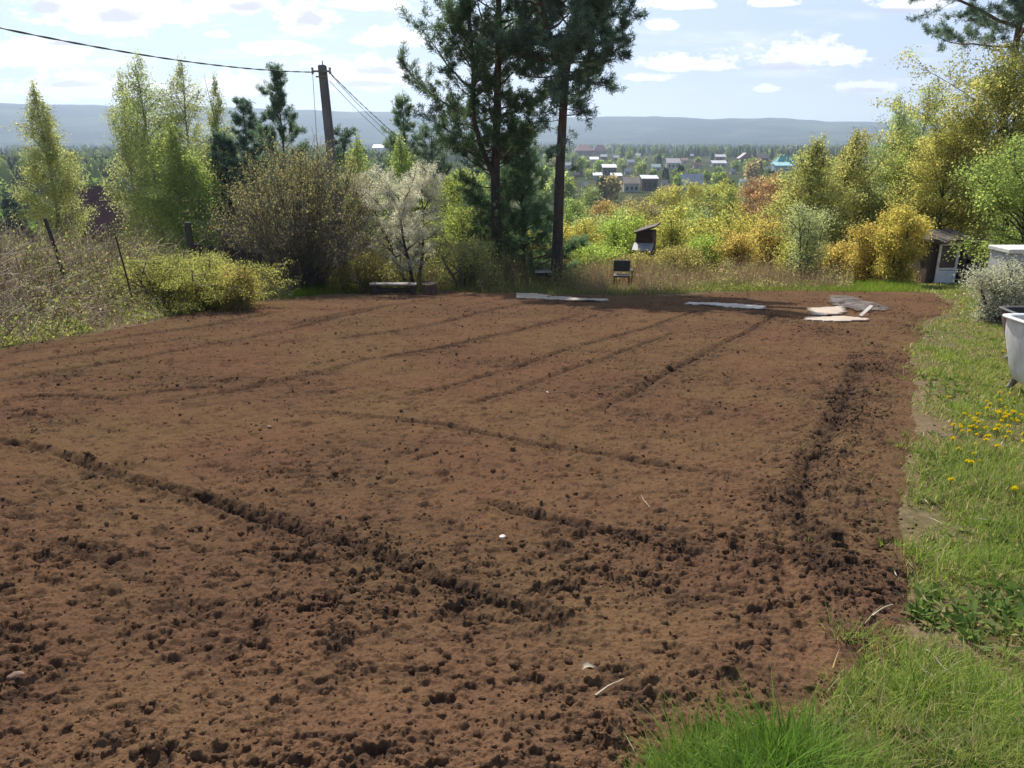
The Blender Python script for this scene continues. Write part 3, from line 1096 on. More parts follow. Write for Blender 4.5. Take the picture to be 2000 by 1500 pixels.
# ------------------------------------------------------------------ the two big pines and the other conifers
def pines():
    dark = (0.040, 0.062, 0.034)
    b, _ = spot(970, 500, 31.0)
    H = 15.5
    A = [(0, 0, -0.4), (0.0, 0, 2), (-0.05, 0.05, 4.2), (0.05, 0.1, 6.5), (0.12, 0.15, 9), (0.15, 0.1, 11.5), (0.1, 0.1, 14), (0.2, 0, H)]
    B = [(-0.05, 0.05, 4.1), (-0.45, -0.1, 5.0), (-0.9, -0.15, 6.4), (-0.8, -0.1, 8.2), (-1.0, 0, 10.5), (-1.2, 0.1, 12.6), (-1.3, 0.1, 14.2)]
    br = [(0, 0.10, 0.22, 9, 1.3, 1.6, -10, 10, 0.9),
          (0, 0.20, 0.36, 12, 1.6, 2.6, -15, 5, 0.7),
          (0, 0.36, 0.60, 17, 2.3, 3.0, 10, 25, 0.8),
          (0, 0.60, 0.99, 24, 3.0, 0.9, 20, 60, 1.1),
          (1, 0.05, 0.45, 16, 2.5, 3.2, 8, 28, 0.9),
          (1, 0.45, 0.99, 20, 2.2, 0.7, 25, 60, 1.15)]
    plant('pine_tree', 'tall forked pine with a wide loose crown, left of the two big pines', 'pine tree', b,
          pine(11, [A, B], 0.235, br, (-0.08, 0.0), per=13), dark, crown='crown')
    b, _ = spot(1087, 535, 29.0)
    A = [(0, 0, -0.4), (0.02, 0, 2), (0.05, 0, 4), (0.12, 0, 6), (0.2, 0.05, 7.6), (0.55, 0.1, 9.2), (0.85, 0.1, 11), (0.9, 0.1, 13), (0.95, 0, 15.5)]
    B = [(0.18, 0.05, 7.3), (-0.2, 0, 8.2), (-0.75, 0.1, 9.8), (-0.9, 0.1, 11.5), (-1.0, 0.1, 13.0), (-1.0, 0.1, 14.5)]
    br = [(0, 0.26, 0.40, 6, 0.7, 1.1, -35, -15, 0.6),
          (0, 0.40, 0.47, 8, 1.4, 1.8, -35, -15, 0.8),
          (0, 0.47, 0.58, 12, 2.2, 2.8, -8, 12, 1.4),
          (0, 0.58, 0.99, 30, 3.2, 0.9, 8, 60, 1.8),
          (1, 0.10, 0.5, 16, 2.3, 2.6, -12, 22, 1.6),
          (1, 0.5, 0.99, 14, 2.3, 0.9, 25, 60, 1.5)]
    plant('pine_tree', 'tall pine with a bare reddish trunk and dense dark high crown, right of the two', 'pine tree', b,
          pine(12, [A, B], 0.22, br, (0.12, 0.0), per=14), (0.054, 0.083, 0.063))
    # young pine between and behind the two trunks
    b, H = spot(1020, 262, 33.0)
    A = [(0, 0, -0.4), (0.1, 0, H * 0.3), (0.0, 0, H * 0.6), (0.05, 0, H)]
    plant('pine_tree', 'smaller bushy pine standing between the two tall pine trunks', 'pine tree', b,
          pine(13, [A], 0.1, [(0, 0.10, 0.98, 52, 2.5, 0.8, -5, 45, 1.15)], per=12), (0.061, 0.096, 0.060))
    b, H = spot(925, 375, 33.5)
    A = [(0, 0, -0.4), (0.1, 0, H * 0.5), (0.05, 0, H)]
    plant('pine_tree', 'low dark young pine at the left foot of the forked pine', 'pine tree', b,
          pine(14, [A], 0.07, [(0, 0.2, 0.98, 22, 1.4, 0.4, 0, 45, 1.2)], per=12), (0.061, 0.090, 0.060))
    # big pine at the right edge, mostly hidden
    b, _ = spot(1992, 60, 38.0)
    A = [(0, 0, -0.4), (-0.1, 0, 4), (0.0, 0, 8), (-0.1, 0, 12), (0.1, 0, 15), (0.3, 0, 18.5)]
    plant('pine_tree', 'tall pine at the right frame edge rising behind the ochre tree, long limbs reaching left', 'pine tree', b,
          pine(15, [A], 0.27, [(0, 0.50, 0.62, 9, 4.6, 5.4, 5, 12, 0.9), (0, 0.62, 0.95, 22, 5.0, 1.5, 10, 55, 1.1)], (-0.35, -0.1), per=13, up=0.35),
          (0.061, 0.088, 0.070))
    # pines and spruces left of the pole
    b, H = spot(541, 140, 40.0)
    A = [(0, 0, -0.4), (0.1, 0, H * 0.3), (0.0, 0, H * 0.6), (-0.05, 0, H)]
    plant('pine_tree', 'slender young pine with open whorls, sky showing through, left of the utility pole', 'pine tree', b,
          pine(16, [A], 0.11, [(0, 0.42, 0.68, 8, 1.9, 1.6, 0, 15, 0.9), (0, 0.68, 0.98, 18, 1.45, 0.5, 20, 65, 1.3)], per=14, up=0.9), (0.058, 0.088, 0.063))
    for px, yt, Y, sd_, lab in [(473, 198, 42.0, 17, 'dark spruce with a pointed top left of the slender open pine'),
                                (432, 262, 40.0, 18, 'dark bushy conifer below the narrow pale birch'),
                                (508, 230, 44.0, 27, 'dark dense conifer just left of the slender open pine')]:
        b, H = spot(px, yt, Y)
        A = [(0, 0, -0.4), (0.03, 0, H * 0.5), (0, 0, H)]
        plant('spruce_tree', lab, 'spruce tree', b, pine(sd_, [A], 0.12, [(0, 0.18, 0.985, 52, 2.1, 0.3, -12, 25, 1.3)], per=12, up=0.25), (0.051, 0.077, 0.063))
    b, H = spot(668, 250, 41.0)
    A = [(0, 0, -0.4), (0.02, 0, H * 0.5), (0, 0, H)]
    plant('spruce_tree', 'dark spruce top showing just behind the utility pole', 'spruce tree', b,
          pine(19, [A], 0.1, [(0, 0.3, 0.98, 30, 1.9, 0.4, -5, 20, 1.1)], per=12, up=0.2), (0.048, 0.072, 0.060))
    b, H = spot(786, 192, 40.0)
    A = [(0, 0, -0.4), (0.02, 0, H * 0.5), (0, 0, H)]
    plant('spruce_tree', 'grey-green pointed spruce at the left edge of the forked pine', 'spruce tree', b,
          pine(20, [A], 0.12, [(0, 0.3, 0.985, 44, 2.0, 0.25, -10, 30, 1.0)], per=12, up=0.25), (0.078, 0.109, 0.074))
    b, H = spot(842, 250, 41.0)
    A = [(0, 0, -0.4), (0.02, 0, H * 0.5), (0, 0, H)]
    plant('spruce_tree', 'dark bushy spruce seen through the lower limbs of the forked pine', 'spruce tree', b,
          pine(21, [A], 0.12, [(0, 0.25, 0.985, 40, 2.0, 0.5, -5, 30, 1.0)], per=12, up=0.3), (0.058, 0.083, 0.063))


pines()

# ------------------------------------------------------------------ birches and broadleaf trees
def leafy(name, label, cat, px, ytop, Y, wpx, color, seed, **kw):
    b, H = spot(px, ytop, Y)
    Rm = metres(wpx, Y) / 2
    bark = kw.pop('bark', M_BARK)
    cm = kw.pop('crown_mat', None)
    grp = kw.pop('group', None)
    return plant(name, label, cat, b, broadleaf(seed, H, Rm, bark=bark, **kw), color, seed * 1.7, grp, crown_mat=cm)


BG1 = (0.22, 0.27, 0.075)
BG2 = (0.205, 0.24, 0.105)
BIRCH_OUTLINE = [(0, 0.4), (0.2, 0.8), (0.38, 1.0), (0.56, 0.96), (0.71, 0.80), (0.84, 0.58), (0.93, 0.34), (0.98, 0.15), (1.0, 0.07)]
MAPLE_OUTLINE = [(0, 0.5), (0.12, 0.85), (0.3, 1.0), (0.55, 0.95), (0.72, 0.78), (0.86, 0.5), (0.95, 0.24), (1.0, 0.06)]
birch = dict(prof_pts=BIRCH_OUTLINE, shape='column', nprim=46, nsec=7, el=(42, 66), droop=-0.25, twig_droop=-1.1, bark=M_BIRCHBARK, spread=0.2, leaf=0.080, base=0.14, trunk_r=0.10)


def broadleaves():
    L = leafy
    L('birch_tree', 'rounded pale green birch at the far left, above the brown roof', 'birch tree', 64, 160, 42, 106, (0.215, 0.235, 0.105), 1, leaves=21600, **birch)
    L('birch_tree', 'thin topped birch, left of the three tallest pale birches', 'birch tree', 230, 138, 41, 105, (0.21, 0.23, 0.115), 2, leaves=11700, **birch)
    L('birch_tree', 'tall pale birch in the middle of the left birch clump', 'birch tree', 272, 104, 40, 135, BG2, 3, leaves=18900, **birch)
    L('birch_tree', 'tallest broad birch at the right side of the left clump', 'birch tree', 350, 112, 41, 150, (0.215, 0.235, 0.115), 4, leaves=18900, **birch)
    L('birch_tree', 'bright green low birch in front of the left birch clump', 'birch tree', 328, 240, 38, 150, (0.195, 0.235, 0.085), 5, leaves=19800, **{**birch, 'base': 0.1})
    L('birch_tree', 'short bright green birch beside the dark conifers, below the tall birches', 'birch tree', 372, 300, 37, 100, (0.175, 0.225, 0.075), 6, leaves=10800, **{**birch, 'base': 0.1})
    L('birch_tree', 'narrow pale birch between the birch clump and the dark spruces', 'birch tree', 424, 146, 44, 95, (0.21, 0.235, 0.115), 7, leaves=13500, **birch)
    L('birch_tree', 'small bright green birch right of the utility pole', 'birch tree', 697, 262, 38, 75, (0.19, 0.24, 0.075), 8, leaves=9000, **birch)
    L('birch_tree', 'small bright green birch below the pointed grey-green spruce', 'birch tree', 778, 258, 37, 85, (0.185, 0.235, 0.075), 9, leaves=9000, **birch)
    # behind the pines
    L('alder_tree', 'yellow-green leafy tree behind the forked pine trunk on its left', 'tree', 900, 330, 36, 150, (0.175, 0.205, 0.06), 10, leaves=9000, leaf=0.08)
    L('alder_tree', 'pale green shrub filling the gap under the blossoming tree and forked pine', 'tree', 868, 400, 30.5, 130, (0.17, 0.20, 0.06), 31, leaves=6000, leaf=0.06, stems=4, shape='vase')
    # right side group
    O1 = (0.30, 0.235, 0.055)
    L('maple_tree', 'olive-yellow tree with a pointed top, leftmost of the right-hand tree group', 'tree', 1608, 262, 36, 165, (0.235, 0.245, 0.095), 41, leaves=20000, leaf=0.075, nprim=60, base=0.10, shape='column', el=(38, 72), prof_pts=MAPLE_OUTLINE)
    L('maple_tree', 'olive tree with loose reddish top between pointed olive tree and green birch', 'tree', 1685, 250, 37, 170, (0.24, 0.24, 0.095), 42, leaves=20000, leaf=0.075, nprim=60, base=0.10, shape='column', el=(38, 72), prof_pts=MAPLE_OUTLINE)
    L('birch_tree', 'tall grey-green birch with drooping top in the right-hand group', 'birch tree', 1748, 182, 44, 120, (0.22, 0.265, 0.13), 43, leaves=18000, **birch)
    L('birch_tree', 'hazy green birch left of the ochre tree, under the long pine limb', 'birch tree', 1828, 150, 46, 150, (0.23, 0.275, 0.125), 44, leaves=21600, **birch)
    L('birch_tree', 'bright green young birch low between the olive trees and the ochre tree', 'birch tree', 1775, 270, 36, 130, (0.20, 0.25, 0.09), 45, leaves=19800, **{**birch, 'base': 0.08})
    L('maple_tree', 'large ochre-yellow tree rising behind the shed', 'tree', 2035, 62, 34, 360, (0.255, 0.255, 0.095), 46, leaves=52000, leaf=0.085, nprim=64, nsec=9, trunk_r=0.2, base=0.1, cluster=0.5, spread=0.2)
    L('maple_tree', 'lower ochre tree in front of the large one, left of the shed roof', 'tree', 1868, 240, 34, 190, (0.265, 0.255, 0.088), 47, leaves=22000, leaf=0.075, nprim=46, nsec=8, base=0.1, cluster=0.4)
    L('apple_tree', 'leafy green tree at the right frame edge above the white cabinet', 'tree', 2050, 262, 22, 230, (0.16, 0.205, 0.065), 48, leaves=15000, leaf=0.060, nprim=46, nsec=8, base=0.28, cluster=0.4)
    L('hawthorn_bush', 'orange-yellow shrub right beside the shed wall', 'shrub', 1768, 400, 29.0, 100, (0.29, 0.255, 0.075), 49, leaves=12000, leaf=0.065, stems=6, shape='round', base=0.05)
    L('hawthorn_bush', 'narrow orange shrub left of the one beside the shed', 'shrub', 1700, 432, 30.5, 72, (0.30, 0.245, 0.08), 50, leaves=7000, leaf=0.062, stems=5, shape='round', base=0.05)
    L('willow_bush', 'grey-green pale shrub with a dark stem below the pointed olive tree', 'shrub', 1588, 395, 30.5, 90, (0.24, 0.27, 0.15), 51, leaves=5500, leaf=0.055, stems=3, base=0.2)


broadleaves()


def bushes():
    # large multi-stemmed shrub of fine dark twigs
    rs_ = np.random.RandomState(60)
    b, H = spot(578, 292, 25.5)
    Rm = metres(340, 25.5) / 2
    T = Tubes()
    tips = []
    for i_ in range(150):
        az_ = rs_.uniform(0, 6.283)
        e = R(rs_.uniform(28, 88))
        el_len = H * (0.72 + 0.3 * math.sin(e)) * rs_.uniform(0.75, 1.02)
        d0 = np.array([math.cos(az_) * math.cos(e), math.sin(az_) * math.cos(e), math.sin(e)])
        d0[:2] *= Rm / (H * 0.72)
        st = path((rs_.normal() * 0.3, rs_.normal() * 0.3, -0.1), d0, el_len, 7, (0, 0, 0.15), rs_, 0.06)
        T.add(st, np.linspace(0.022, 0.006, 8), 4)
        for j_ in range(22):
            q, dq = at_t(st, rs_.uniform(0.22, 0.99))
            dd = unit(dq + rs_.normal(size=3) * 0.55 + np.array([0, 0, 0.15]))
            tw = path(q, dd, H * rs_.uniform(0.12, 0.28), 4, (0, 0, 0.1), rs_, 0.12)
            T.add(tw, np.linspace(0.0085, 0.004, 5), 3)
            tips.append(tw)
    tips = np.array(tips)
    n = 38000
    top = tips[:, 3, 2] / H
    wgt = 0.18 + np.clip(top - 0.25, 0, 1) * 2.0
    k = rs_.choice(len(tips), n, p=wgt / wgt.sum())
    t = rs_.uniform(1, 3.99, n)
    i0 = t.astype(int)
    fr = (t - i0)[:, None]
    P = tips[k, i0] * (1 - fr) + tips[k, i0 + 1] * fr + rs_.normal(size=(n, 3)) * 0.05
    sz_ = 0.026 * rs_.uniform(0.6, 1.3, n)
    v, f = rhombi(P, rs_.normal(size=(n, 3)) + np.array([0, 0, 0.3]), sz_ * 1.6, sz_, rs_)
    plant('shrub', 'big rounded shrub of fine dark twigs with small olive leaves behind the plot', 'shrub', b,
          (T.mesh('stems', M_GREYBARK), mesh_np('leaves', v, f, M_LEAF, leaf_tints(n, rs_, 0.3, 0.15))), (0.19, 0.18, 0.085), trunk='stems', crown='leaves')
    # blossoming tree with a dark crooked trunk
    b, H = spot(800, 318, 26.0)
    Rm = metres(225, 26.0) / 2
    tr, cr = broadleaf(61, H, Rm, base=0.22, shape='vase', nprim=44, nsec=9, leaves=36000, leaf=0.042, trunk_r=0.13, el=(22, 60), droop=0.5, twig_droop=0.35,
                       spread=0.07, stems=3, elong=1.1, var=0.25, hue=0.06, bark=M_BARK)
    plant('blossoming_tree', 'small tree in whitish blossom with dark crooked limbs beside the big shrub', 'fruit tree', b, (tr, cr), (0.58, 0.58, 0.51), 0.7, crown_mat=M_BLOSSOM)
    # small green bush at its foot
    leafy('shrub', 'low shrub with coppery leaves at the foot of the big twiggy shrub', 'shrub', 715, 490, 24.5, 130, (0.17, 0.16, 0.06), 62, leaves=4500, leaf=0.05, stems=7, base=0.05, bark=M_GREYBARK)
    leafy('shrub', 'thin grey-green undergrowth shrub between blossoming tree and forked pine', 'shrub', 905, 450, 26.5, 130, (0.17, 0.185, 0.075), 63, leaves=4500, leaf=0.05, stems=7, base=0.05, bark=M_GREYBARK)
    # yellow-green mound on the left bank
    leafy('spirea_bush', 'low spreading yellow-green bush on the left bank', 'shrub', 395, 500, 18.0, 215, (0.19, 0.195, 0.065), 64, leaves=34000, leaf=0.032, stems=12, nprim=80, nsec=8, base=0.05, spread=0.09, bark=M_GREYBARK)
    leafy('spirea_bush', 'upper left yellow-green bush on the bank beside the thin leaning post', 'shrub', 300, 478, 18.6, 150, (0.18, 0.185, 0.068), 65, leaves=11000, leaf=0.033, stems=9, nprim=50, nsec=7, base=0.05, spread=0.09, bark=M_GREYBARK)
    leafy('spirea_bush', 'rusty yellow bush at the right end of the left bank', 'shrub', 458, 520, 17.6, 90, (0.21, 0.18, 0.065), 66, leaves=8000, leaf=0.033, stems=8, nprim=44, nsec=7, base=0.05, spread=0.09, bark=M_GREYBARK)
    # blossom bush at the right by the white cabinet
    leafy('blossom_bush', 'bush with white blossom in front of the white cabinet', 'shrub', 1972, 505, 15.3, 120, (0.46, 0.47, 0.38), 67, leaves=9000, leaf=0.042, stems=6, base=0.15, elong=1.1, hue=0.06, bark=M_BARK, crown_mat=M_BLOSSOM)


bushes()


def hillside():
    """Shrubs and small trees on the slope beyond the plot, each with its own label."""
    Y1, Y2 = (0.255, 0.255, 0.075), (0.275, 0.25, 0.07)
    OR, GR, OL, PL = (0.29, 0.235, 0.08), (0.20, 0.26, 0.065), (0.22, 0.20, 0.075), (0.22, 0.27, 0.11)
    rows_ = [
        (1130, 425, 40, 90, Y2, 'amber shrub on the slope just right of the reddish pine trunk'),
        (1175, 405, 46, 110, PL, 'pale green bush on the slope behind the amber shrub by the pine'),
        (1215, 415, 43, 90, GR, 'fresh green bush left of the small brown cabin'),
        (1235, 392, 52, 100, OL, 'olive bush rising behind the small brown cabin'),
        (1312, 402, 44, 85, Y1, 'yellow shrub immediately right of the small brown cabin'),
        (1350, 395, 50, 80, PL, 'pale green slender tree behind the yellow shrub by the cabin'),
        (1398, 412, 42, 110, Y1, 'broad yellow shrub in the middle of the slope'),
        (1452, 402, 43, 90, Y2, 'golden shrub with an upright top in the middle of the slope'),
        (1500, 425, 38, 90, OR, 'orange shrub below the golden upright one'),
        (1540, 395, 40, 100, Y1, 'yellow shrub touching the grey-green pale shrub'),
        (1440, 450, 36, 80, OR, 'low orange shrub in front of the broad yellow one'),
        (1375, 455, 37, 80, GR, 'low green shrub in front of the broad yellow one'),
        (1250, 492, 34, 110, OL, 'low olive weeds-like shrub in front of the cabin roof'),
        (1165, 470, 35, 100, GR, 'low green shrub between the reddish pine trunk and the chair'),
        (1640, 470, 32, 70, OR, 'low orange shrub under the olive tree with reddish top'),
        (1025, 440, 37, 80, Y2, 'amber shrub glowing between the two pine trunks'),
        (1555, 470, 33, 60, Y1, 'low yellow shrub at the foot of the pointed olive tree'),
        (1330, 480, 34, 90, OL, 'low dull olive shrub right of the chair'),
    ]
    for q, (px, yt, Y, w, c, lab) in enumerate(rows_):
        leafy('hill_shrub', lab, 'shrub', px, yt, Y, w, c, 100 + q, leaves=5200, leaf=0.085 if Y > 40 else 0.07, stems=5, base=0.06, nprim=40, nsec=6, group='shrubs on the slope beyond the plot')
    # copses farther down
    rows2 = [
        (1285, 368, 120, 60, (0.25, 0.24, 0.075), 'yellow-green slim tree at the left end of the far copse'),
        (1322, 362, 125, 62, (0.26, 0.25, 0.075), 'yellow-green slim tree second from the left in the far copse'),
        (1360, 352, 128, 66, (0.25, 0.25, 0.075), 'yellow-green tree below the pale gable roof in the far copse'),
        (1400, 350, 124, 66, (0.26, 0.255, 0.07), 'yellow-green tree right of the pale gable roof in the far copse'),
        (1438, 356, 120, 60, (0.23, 0.25, 0.08), 'greener tree at the right end of the far copse'),
        (1470, 345, 105, 70, (0.22, 0.145, 0.085), 'reddish-brown budding tree left of the right-hand tree group'),
        (1512, 338, 100, 80, (0.23, 0.15, 0.085), 'large reddish-brown budding tree below the teal roof'),
        (1545, 360, 90, 80, (0.25, 0.165, 0.075), 'rust-coloured tree touching the pointed olive tree'),
        (1180, 392, 110, 60, (0.26, 0.19, 0.08), 'small orange-brown tree on the far slope right of the pines'),
        (1225, 385, 115, 70, (0.15, 0.135, 0.085), 'grey-brown bare tree below the tan-roofed house'),
        (1265, 395, 95, 70, (0.16, 0.145, 0.085), 'grey bare bush-like tree left of the far copse'),
        (1120, 385, 100, 70, (0.16, 0.21, 0.07), 'green tree on the far slope just right of the pine trunk'),
        (1150, 360, 150, 60, (0.15, 0.19, 0.075), 'green tree below the dark house on the valley edge'),
    ]
    for q, (px, yt, Y, w, c, lab) in enumerate(rows2):
        leafy('copse_tree', lab, 'tree', px, yt, Y, w, c, 140 + q, leaves=4200, leaf=0.2, spread=0.3, base=0.25, nprim=36, nsec=6, shape='round', bark=M_GREYBARK,
              group='trees of the copses down the slope')


hillside()

# ------------------------------------------------------------------ village in the valley
def mat_cache():
    store = {}

    def get(c, rough=0.7):
        k = (c, rough)
        if k not in store:
            store[k] = plain_mat('paint_%d' % len(store), c, tuple(v * 0.75 for v in c), rough, 0.8, 0.02)
        return store[k]
    return get


PAINT = mat_cache()
M_WIN = plain_mat('dark_window', (0.03, 0.035, 0.045), (0.05, 0.06, 0.07), 0.15, 1.0, 0.0)
WHITE, DARK, BROWN, TAN, TEAL, GREYR = (0.60, 0.60, 0.61), (0.07, 0.065, 0.06), (0.20, 0.085, 0.07), (0.48, 0.38, 0.26), (0.03, 0.30, 0.30), (0.50, 0.51, 0.54)
WALLW, WALLD, WALLB, WALLT = (0.48, 0.46, 0.43), (0.13, 0.10, 0.085), (0.22, 0.14, 0.09), (0.35, 0.48, 0.52)
HOUSE_RECTS = []


def house(label, px0, px1, ytop, ybase, roof, wall, kind='gable', roofrow=0.45, yaw=0.0, Y=None, nwin=2, chimney=False, deep=0.8):
    if Y is None:
        g_ = ground_pt((px0 + px1) / 2, ybase)
        Y = g_[1]
    a_ = at_depth(px0, ybase, Y)
    b_ = at_depth(px1, ybase, Y)
    w = b_[0] - a_[0]
    cx = (a_[0] + b_[0]) / 2
    z0 = float(terrain(cx, Y)) - 0.3
    ht = at_depth((px0 + px1) / 2, ytop, Y)[2] - z0
    d_ = max(w * deep, 3.0)
    hw = ht * (1 - roofrow)
    t = thing('house', label, 'house', (cx, Y + d_ / 2, z0), (0, 0, yaw), 'houses of the village in the valley')
    b = BM()
    b.box((0, 0, hw / 2), (w * 0.9, d_ * 0.9, hw))
    b.done('wall', PAINT(wall), t)
    b = BM()
    e = 0.02
    if kind == 'gable':          # ridge across the view: the slope faces the camera
        b.prism([(-w / 2, -d_ / 2, hw + e), (-w / 2, 0, ht), (-w / 2, d_ / 2, hw + e), (-w / 2, d_ / 2, hw + 0.25), (-w / 2, 0, ht + 0.25), (-w / 2, -d_ / 2, hw + 0.25)][::1], (0, 0, 0), (w, 0, 0))
        for sx_ in (-1, 1):
            gm = BM()
            gm.prism([(sx_ * w * 0.44, -d_ * 0.44, hw), (sx_ * w * 0.44, d_ * 0.44, hw), (sx_ * w * 0.44, 0, ht - 0.12 * (ht - hw))], (0, 0, 0), (sx_ * w * 0.01, 0, 0))
            gm.done('gable', PAINT(wall), t)
    elif kind == 'front':        # gable end towards the camera
        b.prism([(-w / 2, -d_ / 2, hw), (0, -d_ / 2, ht), (w / 2, -d_ / 2, hw), (w / 2, -d_ / 2, hw + 0.25), (0, -d_ / 2, ht + 0.3), (-w / 2, -d_ / 2, hw + 0.25)], (0, 0, 0), (0, d_, 0))
        gm = BM()
        gm.prism([(-w * 0.44, -d_ * 0.445, hw), (w * 0.44, -d_ * 0.445, hw), (0, -d_ * 0.445, ht - 0.1 * (ht - hw))], (0, 0, 0), (0, d_ * 0.02, 0))
        gm.done('gable', PAINT(wall), t)
    elif kind == 'hip':
        q = [Vector(p) for p in ((-w / 2, -d_ / 2, hw + e), (w / 2, -d_ / 2, hw + e), (w / 2, d_ / 2, hw + e), (-w / 2, d_ / 2, hw + e), (-w * 0.2, 0, ht), (w * 0.2, 0, ht))]
        vv = [b.bm.verts.new(p) for p in q]
        for ff in ((0, 1, 5, 4), (1, 2, 5), (2, 3, 4, 5), (3, 0, 4), (3, 2, 1, 0)):
            b.bm.faces.new([vv[k] for k in ff])
    else:                        # single-pitch roof
        b.prism([(-w / 2, -d_ / 2, hw), (-w / 2, d_ / 2, ht), (-w / 2, d_ / 2, ht + 0.25), (-w / 2, -d_ / 2, hw + 0.25)], (0, 0, 0), (w, 0, 0))
    rf = b.done('roof', PAINT(roof, 0.45), t)
    if chimney:
        c = BM()
        c.box((w * 0.18, 0.1, ht + 0.3), (0.6, 0.6, 1.4))
        c.done('chimney', PAINT((0.30, 0.14, 0.10)), rf)
    for k in range(nwin):
        wx = (k + 0.5) / nwin * w * 0.8 - w * 0.4
        c = BM()
        c.box((wx, -d_ * 0.45 - 0.02, hw * 0.55), (min(1.3, w * 0.16), 0.1, hw * 0.38))
        c.done('window', M_WIN, t)
    HOUSE_RECTS.append((px0 - 3, px1 + 3, ytop - 3, ybase - 3, Y))
    return t


def village():
    H_ = house
    H_('dark house with a flat pale roof, left part of the village', 1176, 1205, 322, 347, WHITE, WALLD, 'shed', 0.22, nwin=3)
    H_('house with a tan roof and white walls above the copse', 1217, 1250, 347, 377, TAN, WALLW, 'gable', 0.40, nwin=3)
    H_('dark house with a white roof right beside the tan-roofed house', 1252, 1286, 344, 374, WHITE, WALLD, 'shed', 0.18, nwin=3)
    H_('house whose large pale grey roof slope faces the plot', 1331, 1374, 341, 372, GREYR, WALLW, 'gable', 0.62, nwin=2)
    H_('white house with a pinkish white roof near the village centre', 1301, 1329, 310, 331, (0.66, 0.56, 0.52), WALLW, 'gable', 0.4, nwin=3)
    H_('large house with a teal roof at the right end of the village', 1514, 1556, 304, 338, TEAL, WALLT, 'hip', 0.5, nwin=3)
    H_('low annex with a light turquoise roof in front of the teal-roofed house', 1513, 1548, 318, 341, (0.25, 0.52, 0.55), WALLT, 'shed', 0.25, nwin=2)
    H_('wide brown-roofed house at the far left of the village', 1122, 1160, 282, 304, BROWN, WALLB, 'hip', 0.55, nwin=2)
    H_('brown hip-roofed house beside the wide one at the far left of the village', 1158, 1186, 283, 303, (0.17, 0.08, 0.075), WALLB, 'hip', 0.55, nwin=2)
    H_('small white shed with a flat roof below the brown-roofed houses', 1152, 1170, 307, 318, WHITE, WALLW, 'shed', 0.4, nwin=1)
    H_('narrow white-roofed hut right of the small white shed', 1173, 1186, 302, 312, WHITE, WALLD, 'gable', 0.4, nwin=1)
    H_('low house with a pale green roof left of the pinkish white one', 1272, 1291, 321, 334, (0.42, 0.55, 0.50), WALLW, 'gable', 0.45, nwin=2)
    H_('small house with a white roof far up in the village centre', 1397, 1418, 302, 313, WHITE, WALLB, 'gable', 0.4, nwin=1)
    H_('long low white building right of the village centre', 1390, 1420, 314, 326, WHITE, WALLW, 'gable', 0.4, nwin=3)
    H_('house with a dull mauve-brown roof right of the long low building', 1443, 1470, 299, 320, (0.30, 0.20, 0.19), WALLB, 'front', 0.5, nwin=2)
    H_('house with a sandy roof between the mauve roof and the teal roof', 1480, 1500, 300, 318, (0.45, 0.33, 0.25), WALLB, 'gable', 0.5, nwin=2)
    H_('dark purple-grey barn at the lower left of the village', 1144, 1184, 370, 402, (0.11, 0.085, 0.095), (0.12, 0.10, 0.11), 'front', 0.35, nwin=1)
    H_('low white outbuilding left of the dark flat-roofed house', 1158, 1177, 338, 350, WHITE, WALLW, 'shed', 0.4, nwin=1)
    H_('low white outbuilding right below the dark flat-roofed house', 1193, 1216, 339, 351, (0.66, 0.66, 0.64), WALLW, 'shed', 0.4, nwin=2)
    H_('small whitish hut above the dark purple-grey barn', 1136, 1148, 355, 371, WALLW, WALLW, 'gable', 0.4, nwin=1)
    H_('pale hut half hidden right of the far copse', 1444, 1458, 350, 362, WHITE, WALLW, 'gable', 0.4, nwin=1)
    H_('small orange-roofed hut above the pinkish white house', 1330, 1344, 309, 320, (0.50, 0.28, 0.16), WALLW, 'gable', 0.4, nwin=1)
    H_('pale farm building far off left between the birches', 140, 156, 298, 309, WHITE, WALLW, 'gable', 0.4, nwin=1)
    H_('white roof glimpsed between the bright birches right of the pole', 728, 752, 283, 296, WHITE, WALLW, 'gable', 0.4, nwin=1)
    for q, (px_, w_, yt_, yb_, rc, lab) in enumerate([
            (1204, 12, 304, 313, WHITE, 'tiny white roof between the brown roofs and the pinkish white house'),
            (1232, 14, 312, 323, (0.5, 0.5, 0.52), 'tiny grey roof left of the pale green roof'),
            (1246, 11, 300, 308, WHITE, 'tiny far white roof above the tiny grey roof'),
            (1362, 15, 318, 329, BROWN, 'tiny brown roof left of the long low white building'),
            (1350, 11, 301, 309, (0.55, 0.53, 0.5), 'tiny pale roof far up between village centre and white-roofed house'),
            (1432, 12, 330, 341, (0.5, 0.5, 0.52), 'tiny grey hut below the mauve-brown roof'),
            (1500, 12, 326, 337, WHITE, 'tiny white hut just left of the turquoise annex'),
            (1110, 14, 318, 329, WHITE, 'tiny white roof just right of the reddish pine trunk'),
            (1126, 13, 336, 348, (0.3, 0.2, 0.17), 'tiny brown hut right of the reddish pine trunk'),
            (1298, 13, 352, 364, (0.42, 0.36, 0.3), 'tiny dun shed right of the dark white-roofed house'),
            (1040, 14, 322, 333, WHITE, 'tiny white roof glimpsed between the two pine trunks'),
            (1226, 13, 330, 341, (0.33, 0.35, 0.4), 'tiny slate-blue roof above the tan-roofed house')]):
        H_(lab, px_ - w_ / 2, px_ + w_ / 2, yt_, yb_, rc, WALLW if q % 2 else WALLB, 'gable', 0.45, nwin=1)
    # near houses
    t = house('house with a dark red-brown hip roof behind the left bank', 96, 262, 366, 500, (0.135, 0.062, 0.062), WALLB, 'hip', 0.52, Y=46.0, nwin=3, chimney=False, deep=0.7)
    t['group'] = 'houses below the garden'


village()


